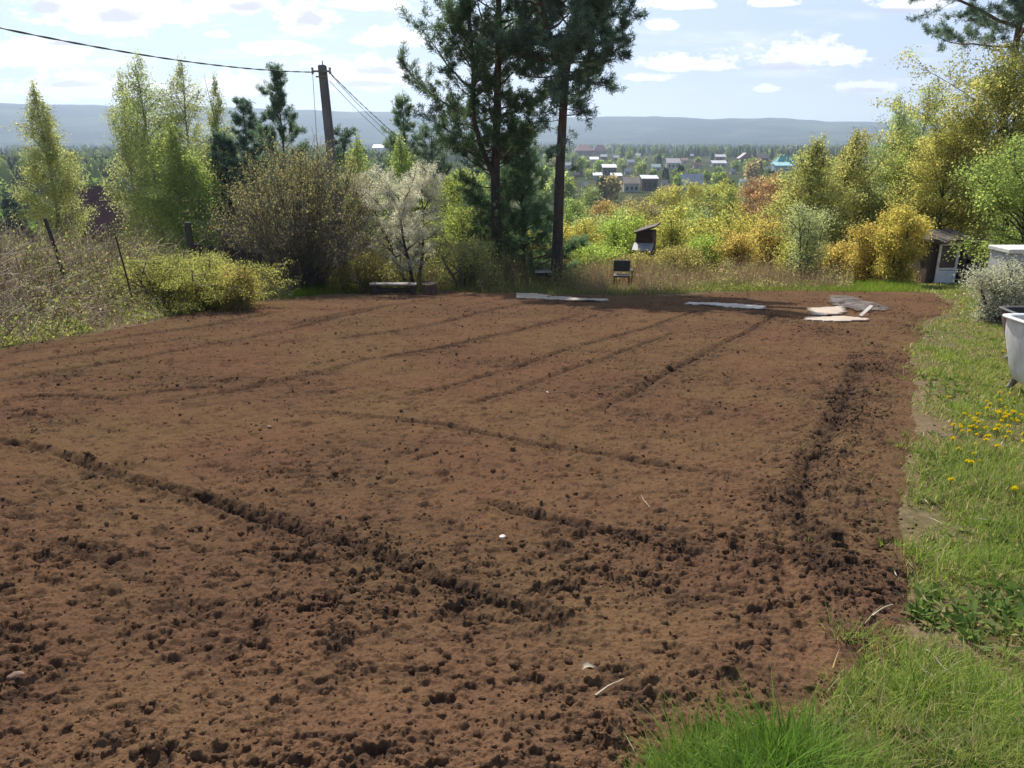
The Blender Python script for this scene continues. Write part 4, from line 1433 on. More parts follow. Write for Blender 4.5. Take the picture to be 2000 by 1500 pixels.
def cabin():
    """The small brown cabin on the slope: plank wall, overhanging dark roof, pale lean-to roof."""
    Y = 37.0
    p = at_depth(1262, 470, Y)
    z0 = gz(p[0], Y)
    t = thing('cabin', 'small brown plank cabin with a pale lean-to roof on the slope', 'cabin', (p[0], Y, z0), (0, 0, R(-18)))
    top = at_depth(1262, 440, Y)[2] - z0
    w = 0.78
    dk = plain_mat('cabin_wood', (0.085, 0.042, 0.038), (0.045, 0.030, 0.025), 0.85, 3.0, 0.02, (1, 1, 8))
    b = BM()
    for k in range(12):
        hh = (top - 0.25) / 12
        b.box((0, 0, hh * (k + 0.5)), (w - 0.02 * (k % 2), 1.3, hh * 0.96))
    b.done('wall', dk, t)
    b = BM()
    b.prism([(-0.50, -0.8, top - 0.34), (0.50, -0.8, top - 0.02), (0.50, -0.8, top + 0.06), (-0.50, -0.8, top - 0.26)], (0, 0, 0), (0, 1.9, 0))
    b.done('roof', plain_mat('cabin_roof', (0.10, 0.065, 0.05), (0.05, 0.035, 0.03), 0.85, 3.0, 0.02), t)
    b = BM()
    lo = at_depth(1262, 484, Y)[2] - z0
    b.prism([(-0.46, -1.3, lo), (0.46, -1.3, lo), (0.46, -0.66, lo + 0.26), (-0.46, -0.66, lo + 0.26)], (0, 0, 0), (0, 0, 0.05))
    b.done('lean_to_roof', plain_mat('slate_sheet', (0.36, 0.35, 0.35), (0.27, 0.26, 0.26), 0.6, 2.0, 0.01, (12, 1, 1)), t)
    b = BM()
    for sx_ in (-0.42, 0.42):
        b.box((sx_, -1.2, lo / 2), (0.1, 0.1, lo))
    b.done('post', dk, t)


cabin()

# ------------------------------------------------------------------ village trees and far woods
def far_tree_meshes():
    rs_ = np.random.RandomState(200)
    out = {'round': [], 'spire': []}
    for q in range(4):
        n = 420
        u_ = unit(rs_.normal(size=(n, 3)))
        r_ = rs_.uniform(0.45, 1.0, (n, 1)) ** 0.5
        lob = 1 + 0.28 * np.sin(u_[:, :1] * 4 + q) * np.cos(u_[:, 1:2] * 5 + 2 * q) + 0.12 * rs_.normal(size=(n, 1))
        P = u_ * r_ * lob * np.array([0.32, 0.32, 0.40]) + np.array([0, 0, 0.58])
        s_ = rs_.uniform(0.06, 0.13, n)
        v, f = rhombi(P, rs_.normal(size=(n, 3)), s_ * 1.4, s_, rs_)
        T = Tubes()
        T.add([(0, 0, -0.05), (0, 0, 0.3), (0.01, 0, 0.75)], [0.025, 0.02, 0.006], 5)
        out['round'].append(mesh_np('far_round_tree', np.vstack([v, T.v[0]]), np.vstack([f, T.f[0] + len(v)]), M_LEAF,
                                    np.vstack([leaf_tints(n, rs_, 0.35, 0.12), np.full((len(T.v[0]), 3), 0.4)])))
    for q in range(3):
        n = 420
        h = rs_.uniform(0.05, 1.0, n) ** 0.9
        a_ = rs_.uniform(0, 6.283, n)
        r_ = (1.02 - h) * 0.22 * rs_.uniform(0.5, 1.1, n) + 0.01
        P = np.column_stack([np.cos(a_) * r_, np.sin(a_) * r_, h])
        D = np.column_stack([np.cos(a_), np.sin(a_), np.full(n, -0.25)]) + rs_.normal(size=(n, 3)) * 0.4
        s_ = rs_.uniform(0.07, 0.13, n)
        v, f = rhombi(P, D, s_ * 1.3, s_ * 0.8, rs_)
        T = Tubes()
        T.add([(0, 0, -0.05), (0, 0, 0.5), (0.0, 0, 0.98)], [0.02, 0.012, 0.003], 5)
        out['spire'].append(mesh_np('far_conifer', np.vstack([v, T.v[0]]), np.vstack([f, T.f[0] + len(v)]), M_LEAF,
                                    np.vstack([leaf_tints(n, rs_, 0.3, 0.1), np.full((len(T.v[0]), 3), 0.8)])))
    return out


FT = far_tree_meshes()


def village_trees():
    rs_ = np.random.RandomState(210)
    made = 0
    tries = 0
    n_leaf = 290
    while made < n_leaf and tries < 5000:
        tries += 1
        px = rs_.uniform(1060, 1660)
        py = 292 + 112 * rs_.uniform(0, 1) ** 1.35
        g_ = ground_pt(px, py)
        hgt = rs_.uniform(6, 13.0)
        hp = hgt * F / g_[1]
        con = rs_.uniform() < 0.28
        wp = hp * (0.22 if con else 0.4)
        bad = False
        for (a0, a1, t0, t1, Yh) in HOUSE_RECTS:
            if g_[1] < Yh + 4 and px + wp > a0 and px - wp < a1 and py > t0 and py - hp < t1 - 0.35 * (t1 - t0):
                bad = True
        if bad:
            continue
        kind = 'spire' if con else 'round'
        ms = FT[kind]
        o = link('conifer' if con else 'village_tree', ms[rs_.randint(len(ms))], None, (g_[0], g_[1], float(terrain(g_[0], g_[1])) - 0.2), (0, 0, rs_.uniform(0, 6.28)))
        sxy = hgt * rs_.uniform(0.85, 1.25)
        o.scale = (sxy, sxy, hgt)
        if con:
            o.color = (*(np.array([0.045, 0.065, 0.038]) * rs_.uniform(0.8, 1.3)), 1)
            tag(o, 'small dark conifer among the village houses in the valley', 'conifer', 'conifers among the valley houses')
        else:
            c = [(0.15, 0.20, 0.06), (0.20, 0.24, 0.075), (0.13, 0.17, 0.06), (0.19, 0.16, 0.09), (0.12, 0.16, 0.065)][rs_.randint(5)]
            o.color = (*(np.array(c) * rs_.uniform(0.8, 1.2)), 1)
            tag(o, 'small rounded leafy tree among the village houses in the valley', 'tree', 'leafy trees among the valley houses')
        made += 1


village_trees()


def left_wood():
    rs_ = np.random.RandomState(215)
    for q in range(75):
        px = rs_.uniform(-120, 960)
        d = 105 * (430 / 105) ** rs_.uniform(0, 1)
        p = at_depth(px, 300, d)
        hgt = rs_.uniform(9, 15) * (0.8 if d < 150 else 1.0)
        con = rs_.uniform() < 0.7
        ms = FT['spire' if con else 'round']
        o = link('conifer' if con else 'leafy_tree', ms[rs_.randint(len(ms))], None, (p[0], d, gz(p[0], d) - 0.2), (0, 0, rs_.uniform(0, 6.28)))
        sxy = hgt * rs_.uniform(0.95, 1.35)
        o.scale = (sxy, sxy, hgt)
        if con:
            o.color = (*(np.array([0.036, 0.054, 0.034]) * rs_.uniform(0.8, 1.25)), 1)
            tag(o, 'dark conifer of the wood in the valley behind the left birches', 'conifer', 'conifers of the wood on the left')
        else:
            o.color = (*(np.array([0.11, 0.15, 0.05]) * rs_.uniform(0.8, 1.2)), 1)
            tag(o, 'leafy green tree of the wood in the valley behind the left birches', 'tree', 'leafy trees of the wood on the left')


left_wood()


def forest():
    """The far woods of the valley floor as one mass of small crowns."""
    rs_ = np.random.RandomState(220)
    n = 15000
    az_ = rs_.uniform(R(-50), R(46), n)
    d = 420 * (3900 / 420) ** rs_.uniform(0, 1, n)
    px = 1000 + F * np.tan(az_) * 1.0
    keep_ = (px < 1010) | (d > 1000)
    keep_ &= (d > 900) | (px < 800)
    # clearings
    x, y = d * np.sin(az_), d * np.cos(az_)
    cl = fbm(x / 400, y / 400, 3, 70)
    keep_ &= (cl > -0.45) | (d > 2600)
    for (a0, a1, t0, t1, Yh) in HOUSE_RECTS:
        pxl = 1000 + F * x / np.maximum(y, 1) / 1.0
        keep_ &= ~((y < Yh + 10) & (pxl > a0 - 10) & (pxl < a1 + 10) & (y > Yh * 0.55) & (Yh > 200))
    x, y = x[keep_], y[keep_]
    n = len(x)
    h = rs_.uniform(7, 17, n)
    con = rs_.uniform(0, 1, n) < 0.5
    sides, lev = 6, [(0.0, 0.10), (0.22, 1.0), (0.55, 0.72), (0.82, 0.36), (1.0, 0.03)]
    levr = [(0.0, 0.10), (0.25, 0.75), (0.5, 1.0), (0.8, 0.8), (1.0, 0.15)]
    k = np.arange(sides) * 2 * math.pi / sides
    vs_ = []
    for i_ in range(5):
        fr = np.where(con, lev[i_][1], levr[i_][1]) * np.where(con, 0.17, 0.30) * h
        zz = np.where(con, lev[i_][0], levr[i_][0]) * h
        rr_ = fr[:, None] * rs_.uniform(0.6, 1.3, (n, sides))
        vs_.append(np.stack([x[:, None] + np.cos(k + 0.4 * i_)[None] * rr_, y[:, None] + np.sin(k + 0.4 * i_)[None] * rr_, (zz + VALLEY)[:, None] + rs_.uniform(-0.5, 0.5, (n, sides))], -1))
    v = np.stack(vs_, 1)                     # n, 5, sides, 3
    base = (np.arange(n) * 5 * sides)[:, None, None]
    i_ = np.arange(4)[None, :, None] * sides
    j_ = np.arange(sides)[None, None]
    j3 = (j_ + 1) % sides
    f = np.stack([base + i_ + j_, base + i_ + j3, base + i_ + sides + j3, base + i_ + sides + j_], -1).reshape(-1, 4)
    c = np.where(con[:, None], np.array([[0.030, 0.046, 0.026]]), np.array([[0.085, 0.105, 0.040]])) * rs_.uniform(0.7, 1.35, (n, 1))
    o = link('forest', mesh_np('forest', v.reshape(-1, 3), f, M_NEEDLE, np.repeat(c, 5 * sides, 0)))
    tag(o, 'dark mixed forest covering the valley floor towards the blue hills', 'forest', kind='stuff')


forest()

# ------------------------------------------------------------------ grass, brush and thicket
def blades(name, x, y, z, length, width, tint, mat, rs_, lean=0.5, segs=3, curl=0.6):
    """Curved tapering blades; all arrays of length n."""
    n = len(x)
    az_ = rs_.uniform(0, 6.283, n)
    ld_ = np.column_stack([np.cos(az_), np.sin(az_), np.zeros(n)])
    sd_ = np.column_stack([-np.sin(az_ + rs_.normal(size=n) * 0.6), np.cos(az_), np.zeros(n)])
    sd_ = unit(sd_)
    ln = lean * rs_.uniform(0.1, 1.0, n)
    v = []
    for i_ in range(segs + 1):
        t = i_ / segs
        c = np.column_stack([x, y, z]) + ld_ * (ln * length * (t + curl * t * t))[:, None] + np.array([0, 0, 1.0]) * (length * (t - 0.32 * ln * t * t))[:, None]
        w = (width * (1 - t) ** 0.7)[:, None] * 0.5
        if i_ < segs:
            v += [c - sd_ * w, c + sd_ * w]
        else:
            v += [c]
    v = np.stack(v, 1)
    m_ = 2 * segs + 1
    b0 = (np.arange(n) * m_)[:, None]
    q = np.concatenate([b0 + np.array([[2 * i_, 2 * i_ + 1, 2 * i_ + 3, 2 * i_ + 2]]) for i_ in range(segs - 1)], 0)
    tri = b0 + np.array([[2 * segs - 2, 2 * segs - 1, 2 * segs]])
    me_ = mesh_np(name, v.reshape(-1, 3), [q, tri], mat, np.repeat(tint, m_, 0))
    return link(name, me_)


def pick_colors(rs_, n, palette, weights, var=0.25):
    p = np.array(palette)[rs_.choice(len(palette), n, p=np.array(weights) / sum(weights))]
    return p * (1 + rs_.uniform(-var, var, (n, 1)))


LAWN = np.vstack([W([(1245, 1610), (1290, 1530), (1410, 1472), (1560, 1436), (1645, 1390), (1705, 1305), (1768, 1215), (1802, 1110), (1775, 1020), (1798, 940),
                     (1802, 850), (1798, 760), (1786, 700), (1796, 632), (1850, 612), (1866, 598), (1822, 571), (1700, 562), (1700, 556), (1900, 556), (2100, 580)]),
                  [[14, 20], [10, 8], [6, 2], [5, -1], [0.3, -1]]])


def lawn():
    rs_ = np.random.RandomState(300)
    n = 700000
    k = rs_.uniform(0, 1, n)
    y = 0.9 * (31 / 0.9) ** k
    x = rs_.uniform(-0.1, 1, n) * (0.72 * y + 1.2)
    sd = poly_sdf(x, y, LAWN) + 0.20 * fbm(x / 0.5, y / 0.5, 3, 301, 0.6)
    pn = fbm(x / 0.7, y / 0.7, 4, 302, 0.6)
    # sparse on the trodden margin of the plot, dense away from it
    pd = -poly_sdf(x, y, PLOT)
    dens = sstep(-0.02, 0.5, pd + 0.12 * pn) * np.clip(0.80 + 0.5 * pn, 0.40, 1)
    dens = np.maximum(dens, 0.8 * sstep(0.72, 0.9, fbm(x / 0.16, y / 0.16, 3, 306, 0.6)) * sstep(-0.55, -0.1, pd))
    tall_c = ground_pt(1465, 1530)
    tall = np.exp(-(((x - tall_c[0]) / 0.34) ** 2 + ((y - tall_c[1]) / 0.34) ** 2)) * np.clip(0.75 + 0.7 * fbm(x / 0.12, y / 0.12, 3, 307), 0.15, 1.2)
    dens = np.maximum(dens, tall * 1.5)
    dens = np.maximum(dens, 0.35 * sstep(-0.16, 0.06, pd) * np.clip(0.4 + pn, 0.05, 1))
    ok = (sd > -0.10 - 0.45 * (y > 3.2)) & (rs_.uniform(0, 1, n) < dens)
    x, y, pn, tall = x[ok], y[ok], pn[ok], tall[ok]
    n = len(x)
    z = ground_z(x, y) - 0.01
    cl = fbm(x / 0.16, y / 0.16, 3, 304, 0.6)
    ln = (0.030 + 0.040 * np.clip(pn + 0.3, 0, 1.3) + 0.035 * np.clip(cl, 0, 1)) * rs_.uniform(0.4, 1.5, n) + 0.20 * tall * rs_.uniform(0.3, 1.1, n)
    ln = ln * (1 + 0.015 * y)
    wd_ = 0.0032 + 0.0009 * y + 0.002 * tall
    green = pick_colors(rs_, n, [(0.205, 0.30, 0.055), (0.29, 0.36, 0.08), (0.13, 0.22, 0.045), (0.46, 0.40, 0.24), (0.34, 0.33, 0.12)], [0.34, 0.30, 0.17, 0.08, 0.11], 0.35)
    dryp = np.clip(0.35 + 0.9 * fbm(x / 0.4, y / 0.4, 3, 305), 0, 1)[:, None] * (rs_.uniform(0, 1, (n, 1)) < 0.30)
    green = green * (1 - dryp) + np.array([0.36, 0.29, 0.16]) * dryp
    tc = np.array([0.125, 0.23, 0.035]) * (1 + rs_.uniform(-0.4, 0.5, (n, 1)))
    col = green * (1 - tall[:, None].clip(0, 1)) + tc * tall[:, None].clip(0, 1)
    o = blades('grass', x, y, z, ln, wd_, col, M_GRASS, rs_, lean=0.85)
    tag(o, 'green grass along the right side of the tilled plot', 'grass', kind='stuff')


lawn()


def broad_weeds():
    rs_ = np.random.RandomState(308)
    n = 9000
    y = 1.4 * (20 / 1.4) ** rs_.uniform(0, 1, n)
    x = rs_.uniform(0, 1, n) * (0.72 * y + 1.0)
    ok = (poly_sdf(x, y, LAWN) > -0.05) & (-poly_sdf(x, y, PLOT) > 0.02) & (rs_.uniform(0, 1, n) < np.clip(0.25 + fbm(x / 0.5, y / 0.5, 3, 309), 0.02, 1))
    x, y = x[ok], y[ok]
    m = 7
    n = len(x)
    a_ = (np.arange(m)[None] * 6.283 / m + rs_.uniform(0, 6.283, (n, 1)) + rs_.uniform(-0.4, 0.4, (n, m))).ravel()
    D = np.column_stack([np.cos(a_), np.sin(a_), rs_.uniform(0.1, 0.9, n * m)])
    P = np.repeat(np.column_stack([x, y, ground_z(x, y) + 0.012]), m, 0)
    L = rs_.uniform(0.03, 0.085, n * m)
    v, f = rhombi(P, D, L, L * rs_.uniform(0.22, 0.4, n * m), rs_)
    c = pick_colors(rs_, n * m, [(0.10, 0.17, 0.04), (0.15, 0.22, 0.06), (0.20, 0.24, 0.09), (0.30, 0.24, 0.13)], [0.4, 0.3, 0.2, 0.1])
    o = link('broad_weeds', mesh_np('broad_weeds', v, f, M_GRASS, np.repeat(c, 4, 0)))
    tag(o, 'small broad-leaved weeds growing among the grass', 'weeds', kind='stuff')
    # dead straw lying about
    n = 6000
    y = 1.4 * (14 / 1.4) ** rs_.uniform(0, 1, n)
    x = rs_.uniform(0, 1, n) * (0.72 * y + 1.0)
    pd = -poly_sdf(x, y, PLOT)
    ok = (pd > -0.15) & (rs_.uniform(0, 1, n) < 0.12 + 0.9 * np.clip(fbm(x / 0.6, y / 0.6, 3, 311), 0, 1))
    x, y = x[ok], y[ok]
    n = len(x)
    a_ = rs_.uniform(0, 6.283, n)
    L = rs_.uniform(0.03, 0.13, n)
    z = ground_z(x, y) + np.where(-poly_sdf(x, y, PLOT) > 0.1, rs_.uniform(0.01, 0.05, n), 0.035)
    v, f = rhombi(np.column_stack([x, y, z]), np.column_stack([np.cos(a_), np.sin(a_), rs_.uniform(-0.15, 0.25, n)]), L, 0.004 + 0.0007 * y, rs_)
    c = pick_colors(rs_, n, [(0.42, 0.36, 0.25), (0.30, 0.24, 0.16), (0.50, 0.46, 0.36)], [0.4, 0.35, 0.25])
    o = link('straw', mesh_np('straw', v, f, M_DRY, np.repeat(c, 4, 0)))
    tag(o, 'bits of dead straw lying in the grass and along the plot edge', 'straw', kind='stuff')


broad_weeds()


def edge_grass():
    rs_ = np.random.RandomState(310)
    # bright grass strip at the far left edge of the plot and thin tufts along all the far edge
    n = 60000
    px = rs_.uniform(440, 1800, n)
    back = rs_.uniform(0, 1, n)
    E = np.array([ground_pt(q, float(np.interp(q, [440, 640, 860, 1100, 1300, 1400, 1800], [590, 575, 570, 576, 575, 569, 570])))[:2] for q in np.linspace(440, 1800, 60)])
    ex = np.interp(px, np.linspace(440, 1800, 60), E[:, 0])
    ey = np.interp(px, np.linspace(440, 1800, 60), E[:, 1])
    x = ex * (1 + back * 0.12)
    y = ey + back * 3.6 - 0.1
    bright = np.exp(-((px - 570) / 85) ** 2) + 0.8 * np.exp(-((px - 1720) / 120) ** 2) + 0.35 * np.exp(-((px - 1450) / 130) ** 2)
    ok = rs_.uniform(0, 1, n) < 0.25 + 0.75 * bright
    x, y, bright, back = x[ok], y[ok], bright[ok], back[ok]
    n = len(x)
    ln = rs_.uniform(0.08, 0.26, n) * (1 + 0.5 * back)
    g1 = np.array([0.20, 0.30, 0.035])
    g2 = pick_colors(rs_, n, [(0.16, 0.19, 0.06), (0.28, 0.23, 0.13), (0.12, 0.16, 0.05)], [0.5, 0.25, 0.25])
    c = g1 * bright[:, None].clip(0, 1) + g2 * (1 - bright[:, None].clip(0, 1))
    c = c * (1 + rs_.uniform(-0.2, 0.2, (n, 1)))
    o = blades('edge_grass', x, y, ground_z(x, y) - 0.02, ln, np.full(n, 0.016), c, M_GRASS, rs_, lean=0.6)
    tag(o, 'strip of grass along the far edge of the tilled plot', 'grass', kind='stuff')


edge_grass()


def tall_brush():
    """Last year's dry stalks and new shoots between the plot and the slope shrubs."""
    rs_ = np.random.RandomState(320)
    n = 80000
    px = rs_.uniform(500, 1830, n)
    y = rs_.uniform(24.0, 36.5, n)
    u_ = (px - 1000) / F
    x = u_ * y * 1.03
    sd = poly_sdf(x, y, PLOT)
    cl = fbm(x / 1.2, y / 1.2, 4, 321, 0.6)
    ok = (sd < -0.9) & (rs_.uniform(0, 1, n) < np.clip(0.55 + 0.6 * cl, 0.05, 1)) & ((px < 1650) | (y > 30))
    x, y, cl, px = x[ok], y[ok], cl[ok], px[ok]
    sd = sd[ok]
    n = len(x)
    near_chair = (np.abs(px - 1213) < 30) & (y < 28.9)
    ln = rs_.uniform(0.35, 1.15, n) * np.clip(0.8 + 0.5 * cl, 0.3, 1.5) * np.where(near_chair, 0.25, 1) * (0.45 + 0.55 * sstep(0.9, 3.5, -sd)) * (1 + 0.9 * sstep(600, 700, px) * sstep(1060, 960, px))
    right = sstep(1080, 1180, px)[:, None]
    cA = pick_colors(rs_, n, [(0.20, 0.155, 0.105), (0.27, 0.21, 0.15), (0.16, 0.17, 0.06), (0.10, 0.085, 0.06)], [0.3, 0.2, 0.3, 0.2])
    cB = pick_colors(rs_, n, [(0.36, 0.24, 0.18), (0.42, 0.32, 0.24), (0.24, 0.23, 0.085), (0.23, 0.145, 0.11)], [0.34, 0.26, 0.26, 0.14])
    o = blades('dry_stalks', x, y, ground_z(x, y) - 0.03, ln, rs_.uniform(0.008, 0.017, n), cA * (1 - right) + cB * right, M_DRY, rs_, lean=0.28, segs=3, curl=0.4)
    tag(o, 'dry reddish stalks and weeds growing between the plot and the slope', 'weeds', kind='stuff')


tall_brush()


def low_weeds():
    """Leafy weeds and seedlings among the dry stalks."""
    rs_ = np.random.RandomState(325)
    n = 150000
    px = rs_.uniform(520, 1830, n)
    y = rs_.uniform(23.5, 37.0, n)
    x = (px - 1000) / F * y * 1.03
    sd = poly_sdf(x, y, PLOT)
    cl = fbm(x / 0.8, y / 0.8, 4, 326, 0.6)
    ok = (sd < -0.35) & (rs_.uniform(0, 1, n) < np.clip(0.35 + 0.9 * cl, 0.0, 1)) & ((px < 1650) | (y > 30.5)) & ~((np.abs(px - 1213) < 26) & (y < 28.9))
    x, y, cl, px, sd = x[ok], y[ok], cl[ok], px[ok], sd[ok]
    n = len(x)
    hmax = (0.18 + 0.75 * np.clip(cl + 0.2, 0, 1.2)) * (0.3 + 0.7 * sstep(0.4, 3.0, -sd)) * (1 + 0.8 * sstep(560, 680, px) * sstep(1080, 960, px))
    P = np.column_stack([x, y, ground_z(x, y) + rs_.uniform(0, 1, n) * hmax])
    sz_ = rs_.uniform(0.02, 0.055, n)
    v, f = rhombi(P, rs_.normal(size=(n, 3)) + np.array([0, 0, 0.4]), sz_ * 1.7, sz_ * 0.8, rs_)
    right = sstep(1080, 1200, px)[:, None]
    cA = pick_colors(rs_, n, [(0.11, 0.125, 0.05), (0.14, 0.14, 0.06), (0.085, 0.10, 0.04), (0.16, 0.125, 0.09)], [0.35, 0.3, 0.2, 0.15])
    cB = pick_colors(rs_, n, [(0.15, 0.155, 0.06), (0.19, 0.145, 0.10), (0.12, 0.14, 0.05), (0.22, 0.165, 0.12)], [0.35, 0.25, 0.2, 0.2])
    o = link('low_weeds', mesh_np('low_weeds', v, f, M_LEAF, np.repeat(cA * (1 - right) + cB * right, 4, 0)))
    tag(o, 'low leafy weeds among the dry stalks beyond the far plot edge', 'weeds', kind='stuff')


low_weeds()


def thicket():
    """Tangled bramble canes and leafy ground cover on the left bank."""
    rs_ = np.random.RandomState(330)
    T = Tubes()
    cols = []
    tips = []
    n = 0
    while n < 6500:
        y = rs_.uniform(11.5, 23.5)
        x = -(rs_.uniform(0.28, 0.80) * y) - 0.3
        sd = float(poly_sdf(np.array([x]), np.array([y]), PLOT)[0])
        if sd > -0.35:
            continue
        if rs_.uniform() > 0.35 + 0.65 * min(1, (-sd - 0.35) / 2.0):
            continue
        Lc = rs_.uniform(0.5, 1.6) * (0.35 + 0.65 * min(1, (-sd) / 2.5))
        az_ = rs_.uniform(0, 6.283)
        e = R(rs_.uniform(30, 88))
        d0 = (math.cos(az_) * math.cos(e), math.sin(az_) * math.cos(e), math.sin(e))
        pb = path((x, y, gz(x, y) - 0.03), d0, Lc, 6, (rs_.normal() * 0.3, rs_.normal() * 0.3, -rs_.uniform(0.1, 1.5)), rs_, 0.10)
        T.add(pb, np.linspace(0.009, 0.005, 7), 3)
        c = [(0.42, 0.33, 0.25), (0.50, 0.43, 0.33), (0.28, 0.19, 0.135), (0.62, 0.55, 0.43)][rs_.choice(4, p=[0.34, 0.26, 0.18, 0.22])]
        cols.append(np.repeat(np.array([c]) * rs_.uniform(0.7, 1.25), 7 * 3, 0))
        tips.append(pb)
        n += 1
    me_ = mesh_np('bramble_canes', np.vstack(T.v), np.vstack(T.f), M_DRY, np.vstack(cols))
    tag(link('bramble_canes', me_), 'tangle of dry grey-pink bramble canes covering the left bank', 'brambles', kind='stuff')
    # leaves: young foliage on canes plus ground cover clumps near the plot edge
    tips = np.array(tips)
    m = 110000
    k = rs_.randint(0, len(tips), m)
    t = rs_.uniform(0.5, 5.99, m)
    i0 = t.astype(int)
    P = tips[k, i0] + (tips[k, i0 + 1] - tips[k, i0]) * (t - i0)[:, None] + rs_.normal(size=(m, 3)) * 0.05
    pn = fbm(P[:, 0] / 1.3, P[:, 1] / 1.3, 3, 331)
    ok = rs_.uniform(0, 1, m) < np.clip(0.25 + 0.8 * pn, 0.05, 1)
    P = P[ok]
    yy = rs_.uniform(11.0, 22, 130000)
    xx = -(rs_.uniform(0.18, 0.80, 130000) * yy) - 0.2
    sd = poly_sdf(xx, yy, PLOT)
    pn = fbm(xx / 0.9, yy / 0.9, 4, 332, 0.6)
    ok = (sd < -0.12) & (rs_.uniform(0, 1, 130000) < np.clip(0.45 + 0.9 * pn, 0, 1) * np.exp(-np.clip(-sd - 1.2, 0, 9) / 2.5))
    xx, yy, sd, pn = xx[ok], yy[ok], sd[ok], pn[ok]
    hh = rs_.uniform(0, 1, len(xx)) * (0.08 + 0.42 * np.clip(pn + 0.25, 0, 1)) * np.clip(-sd * 1.2, 0.2, 1)
    P2 = np.column_stack([xx, yy, ground_z(xx, yy) + hh])
    PP = np.vstack([P, P2])
    m = len(PP)
    sz_ = rs_.uniform(0.022, 0.05, m)
    v, f = rhombi(PP, rs_.normal(size=(m, 3)) + np.array([0, 0, 0.5]), sz_ * 1.4, sz_, rs_)
    c = pick_colors(rs_, m, [(0.135, 0.15, 0.045), (0.095, 0.125, 0.04), (0.17, 0.17, 0.055), (0.12, 0.135, 0.075), (0.21, 0.175, 0.115)], [0.3, 0.25, 0.15, 0.15, 0.15])
    tag(link('ground_cover', mesh_np('ground_cover', v, f, M_LEAF, np.repeat(c, 4, 0))), 'low leafy weeds creeping over the left bank to the plot edge', 'weeds', kind='stuff')
    # dead grass on the bank
    m = 26000
    yy = rs_.uniform(11, 23, m)
    xx = -(rs_.uniform(0.16, 0.80, m) * yy) - 0.2
    sd = poly_sdf(xx, yy, PLOT)
    pn = fbm(xx / 0.7, yy / 0.7, 3, 340)
    ok = (sd < -0.08) & (sd > -6) & (rs_.uniform(0, 1, m) < np.clip(0.5 + 0.7 * pn, 0.05, 1))
    xx, yy = xx[ok], yy[ok]
    m = len(xx)
    c = pick_colors(rs_, m, [(0.40, 0.33, 0.24), (0.30, 0.23, 0.17), (0.20, 0.23, 0.06), (0.14, 0.19, 0.045)], [0.36, 0.24, 0.2, 0.2])
    o = blades('bank_grass', xx, yy, ground_z(xx, yy) - 0.02, rs_.uniform(0.10, 0.34, m), np.full(m, 0.012), c, M_DRY, rs_, lean=1.0)
    tag(o, 'matted dead and green grass on the left bank', 'grass', kind='stuff')


thicket()


# ------------------------------------------------------------------ dandelions
def dandelions():
    rs_ = np.random.RandomState(350)
    ym, N = new_mat('dandelion_yellow')
    bs = N.n('ShaderNodeBsdfDiffuse', ins={'Color': (0.85, 0.68, 0.02, 1)})
    tr = N.n('ShaderNodeBsdfTranslucent', ins={'Color': (0.85, 0.68, 0.02, 1)})
    finish(ym, N, N.n('ShaderNodeMixShader', ins={0: 0.35, 1: bs.outputs[0], 2: tr.outputs[0]}).outputs[0])
    gm = plain_mat('dandelion_stem', (0.14, 0.20, 0.05), (0.18, 0.14, 0.06))
    n = 90
    a_ = rs_.uniform(0, 6.283, n)
    e = rs_.uniform(0.0, 1.3, n)
    D = np.column_stack([np.cos(a_) * np.cos(e), np.sin(a_) * np.cos(e), np.sin(e)])
    v, f = rhombi(np.zeros((n, 3)) + D * 0.003, D, rs_.uniform(0.012, 0.021, n), 0.006, rs_)
    head = mesh_np('flower_head', v, f, ym)
    T = Tubes()
    T.add([(0, 0, -0.12), (0.008, 0, -0.06), (0, 0, 0)], [0.003, 0.0028, 0.0035], 5)
    stem = T.mesh('stem', gm)
    spots = []
    for (cx, cy, sx_, sy_, k) in [(1955, 825, 45, 28, 62), (1880, 850, 45, 40, 20), (1840, 790, 25, 14, 4), (1995, 960, 10, 8, 3), (1872, 608, 20, 9, 14), (1830, 880, 30, 30, 4), (1985, 690, 12, 20, 3)]:
        for _ in range(k):
            spots.append((cx + rs_.normal() * sx_, cy + rs_.normal() * sy_))
    first = None
    for (px, py) in spots:
        g_ = ground_pt(px, py, 0.09)
        if float(poly_sdf(np.array([g_[0]]), np.array([g_[1]]), PLOT)[0]) > -0.15:
            continue
        z = gz(g_[0], g_[1]) + rs_.uniform(0.07, 0.11)
        t = thing('dandelion', 'yellow dandelion flower standing in the grass right of the plot', 'dandelion', (g_[0], g_[1], z), (rs_.uniform(-0.3, 0.3), rs_.uniform(-0.3, 0.3), rs_.uniform(0, 6)), 'dandelions in the grass')
        s_ = rs_.uniform(0.6, 1.3)
        t.scale = (s_, s_, 1)
        link('flower_head', head, t)
        link('stem', stem, t)


dandelions()

# ------------------------------------------------------------------ utility pole and wires
M_CONC = plain_mat('weathered_concrete', (0.20, 0.19, 0.18), (0.13, 0.125, 0.12), 0.9, 3.0, 0.01, (1, 1, 0.3))
M_WIRE = plain_mat('black_cable', (0.025, 0.025, 0.028), (0.04, 0.04, 0.045), 0.5)
M_STEEL = plain_mat('dull_steel', (0.22, 0.21, 0.20), (0.13, 0.10, 0.08), 0.6, 8.0, 0.002)


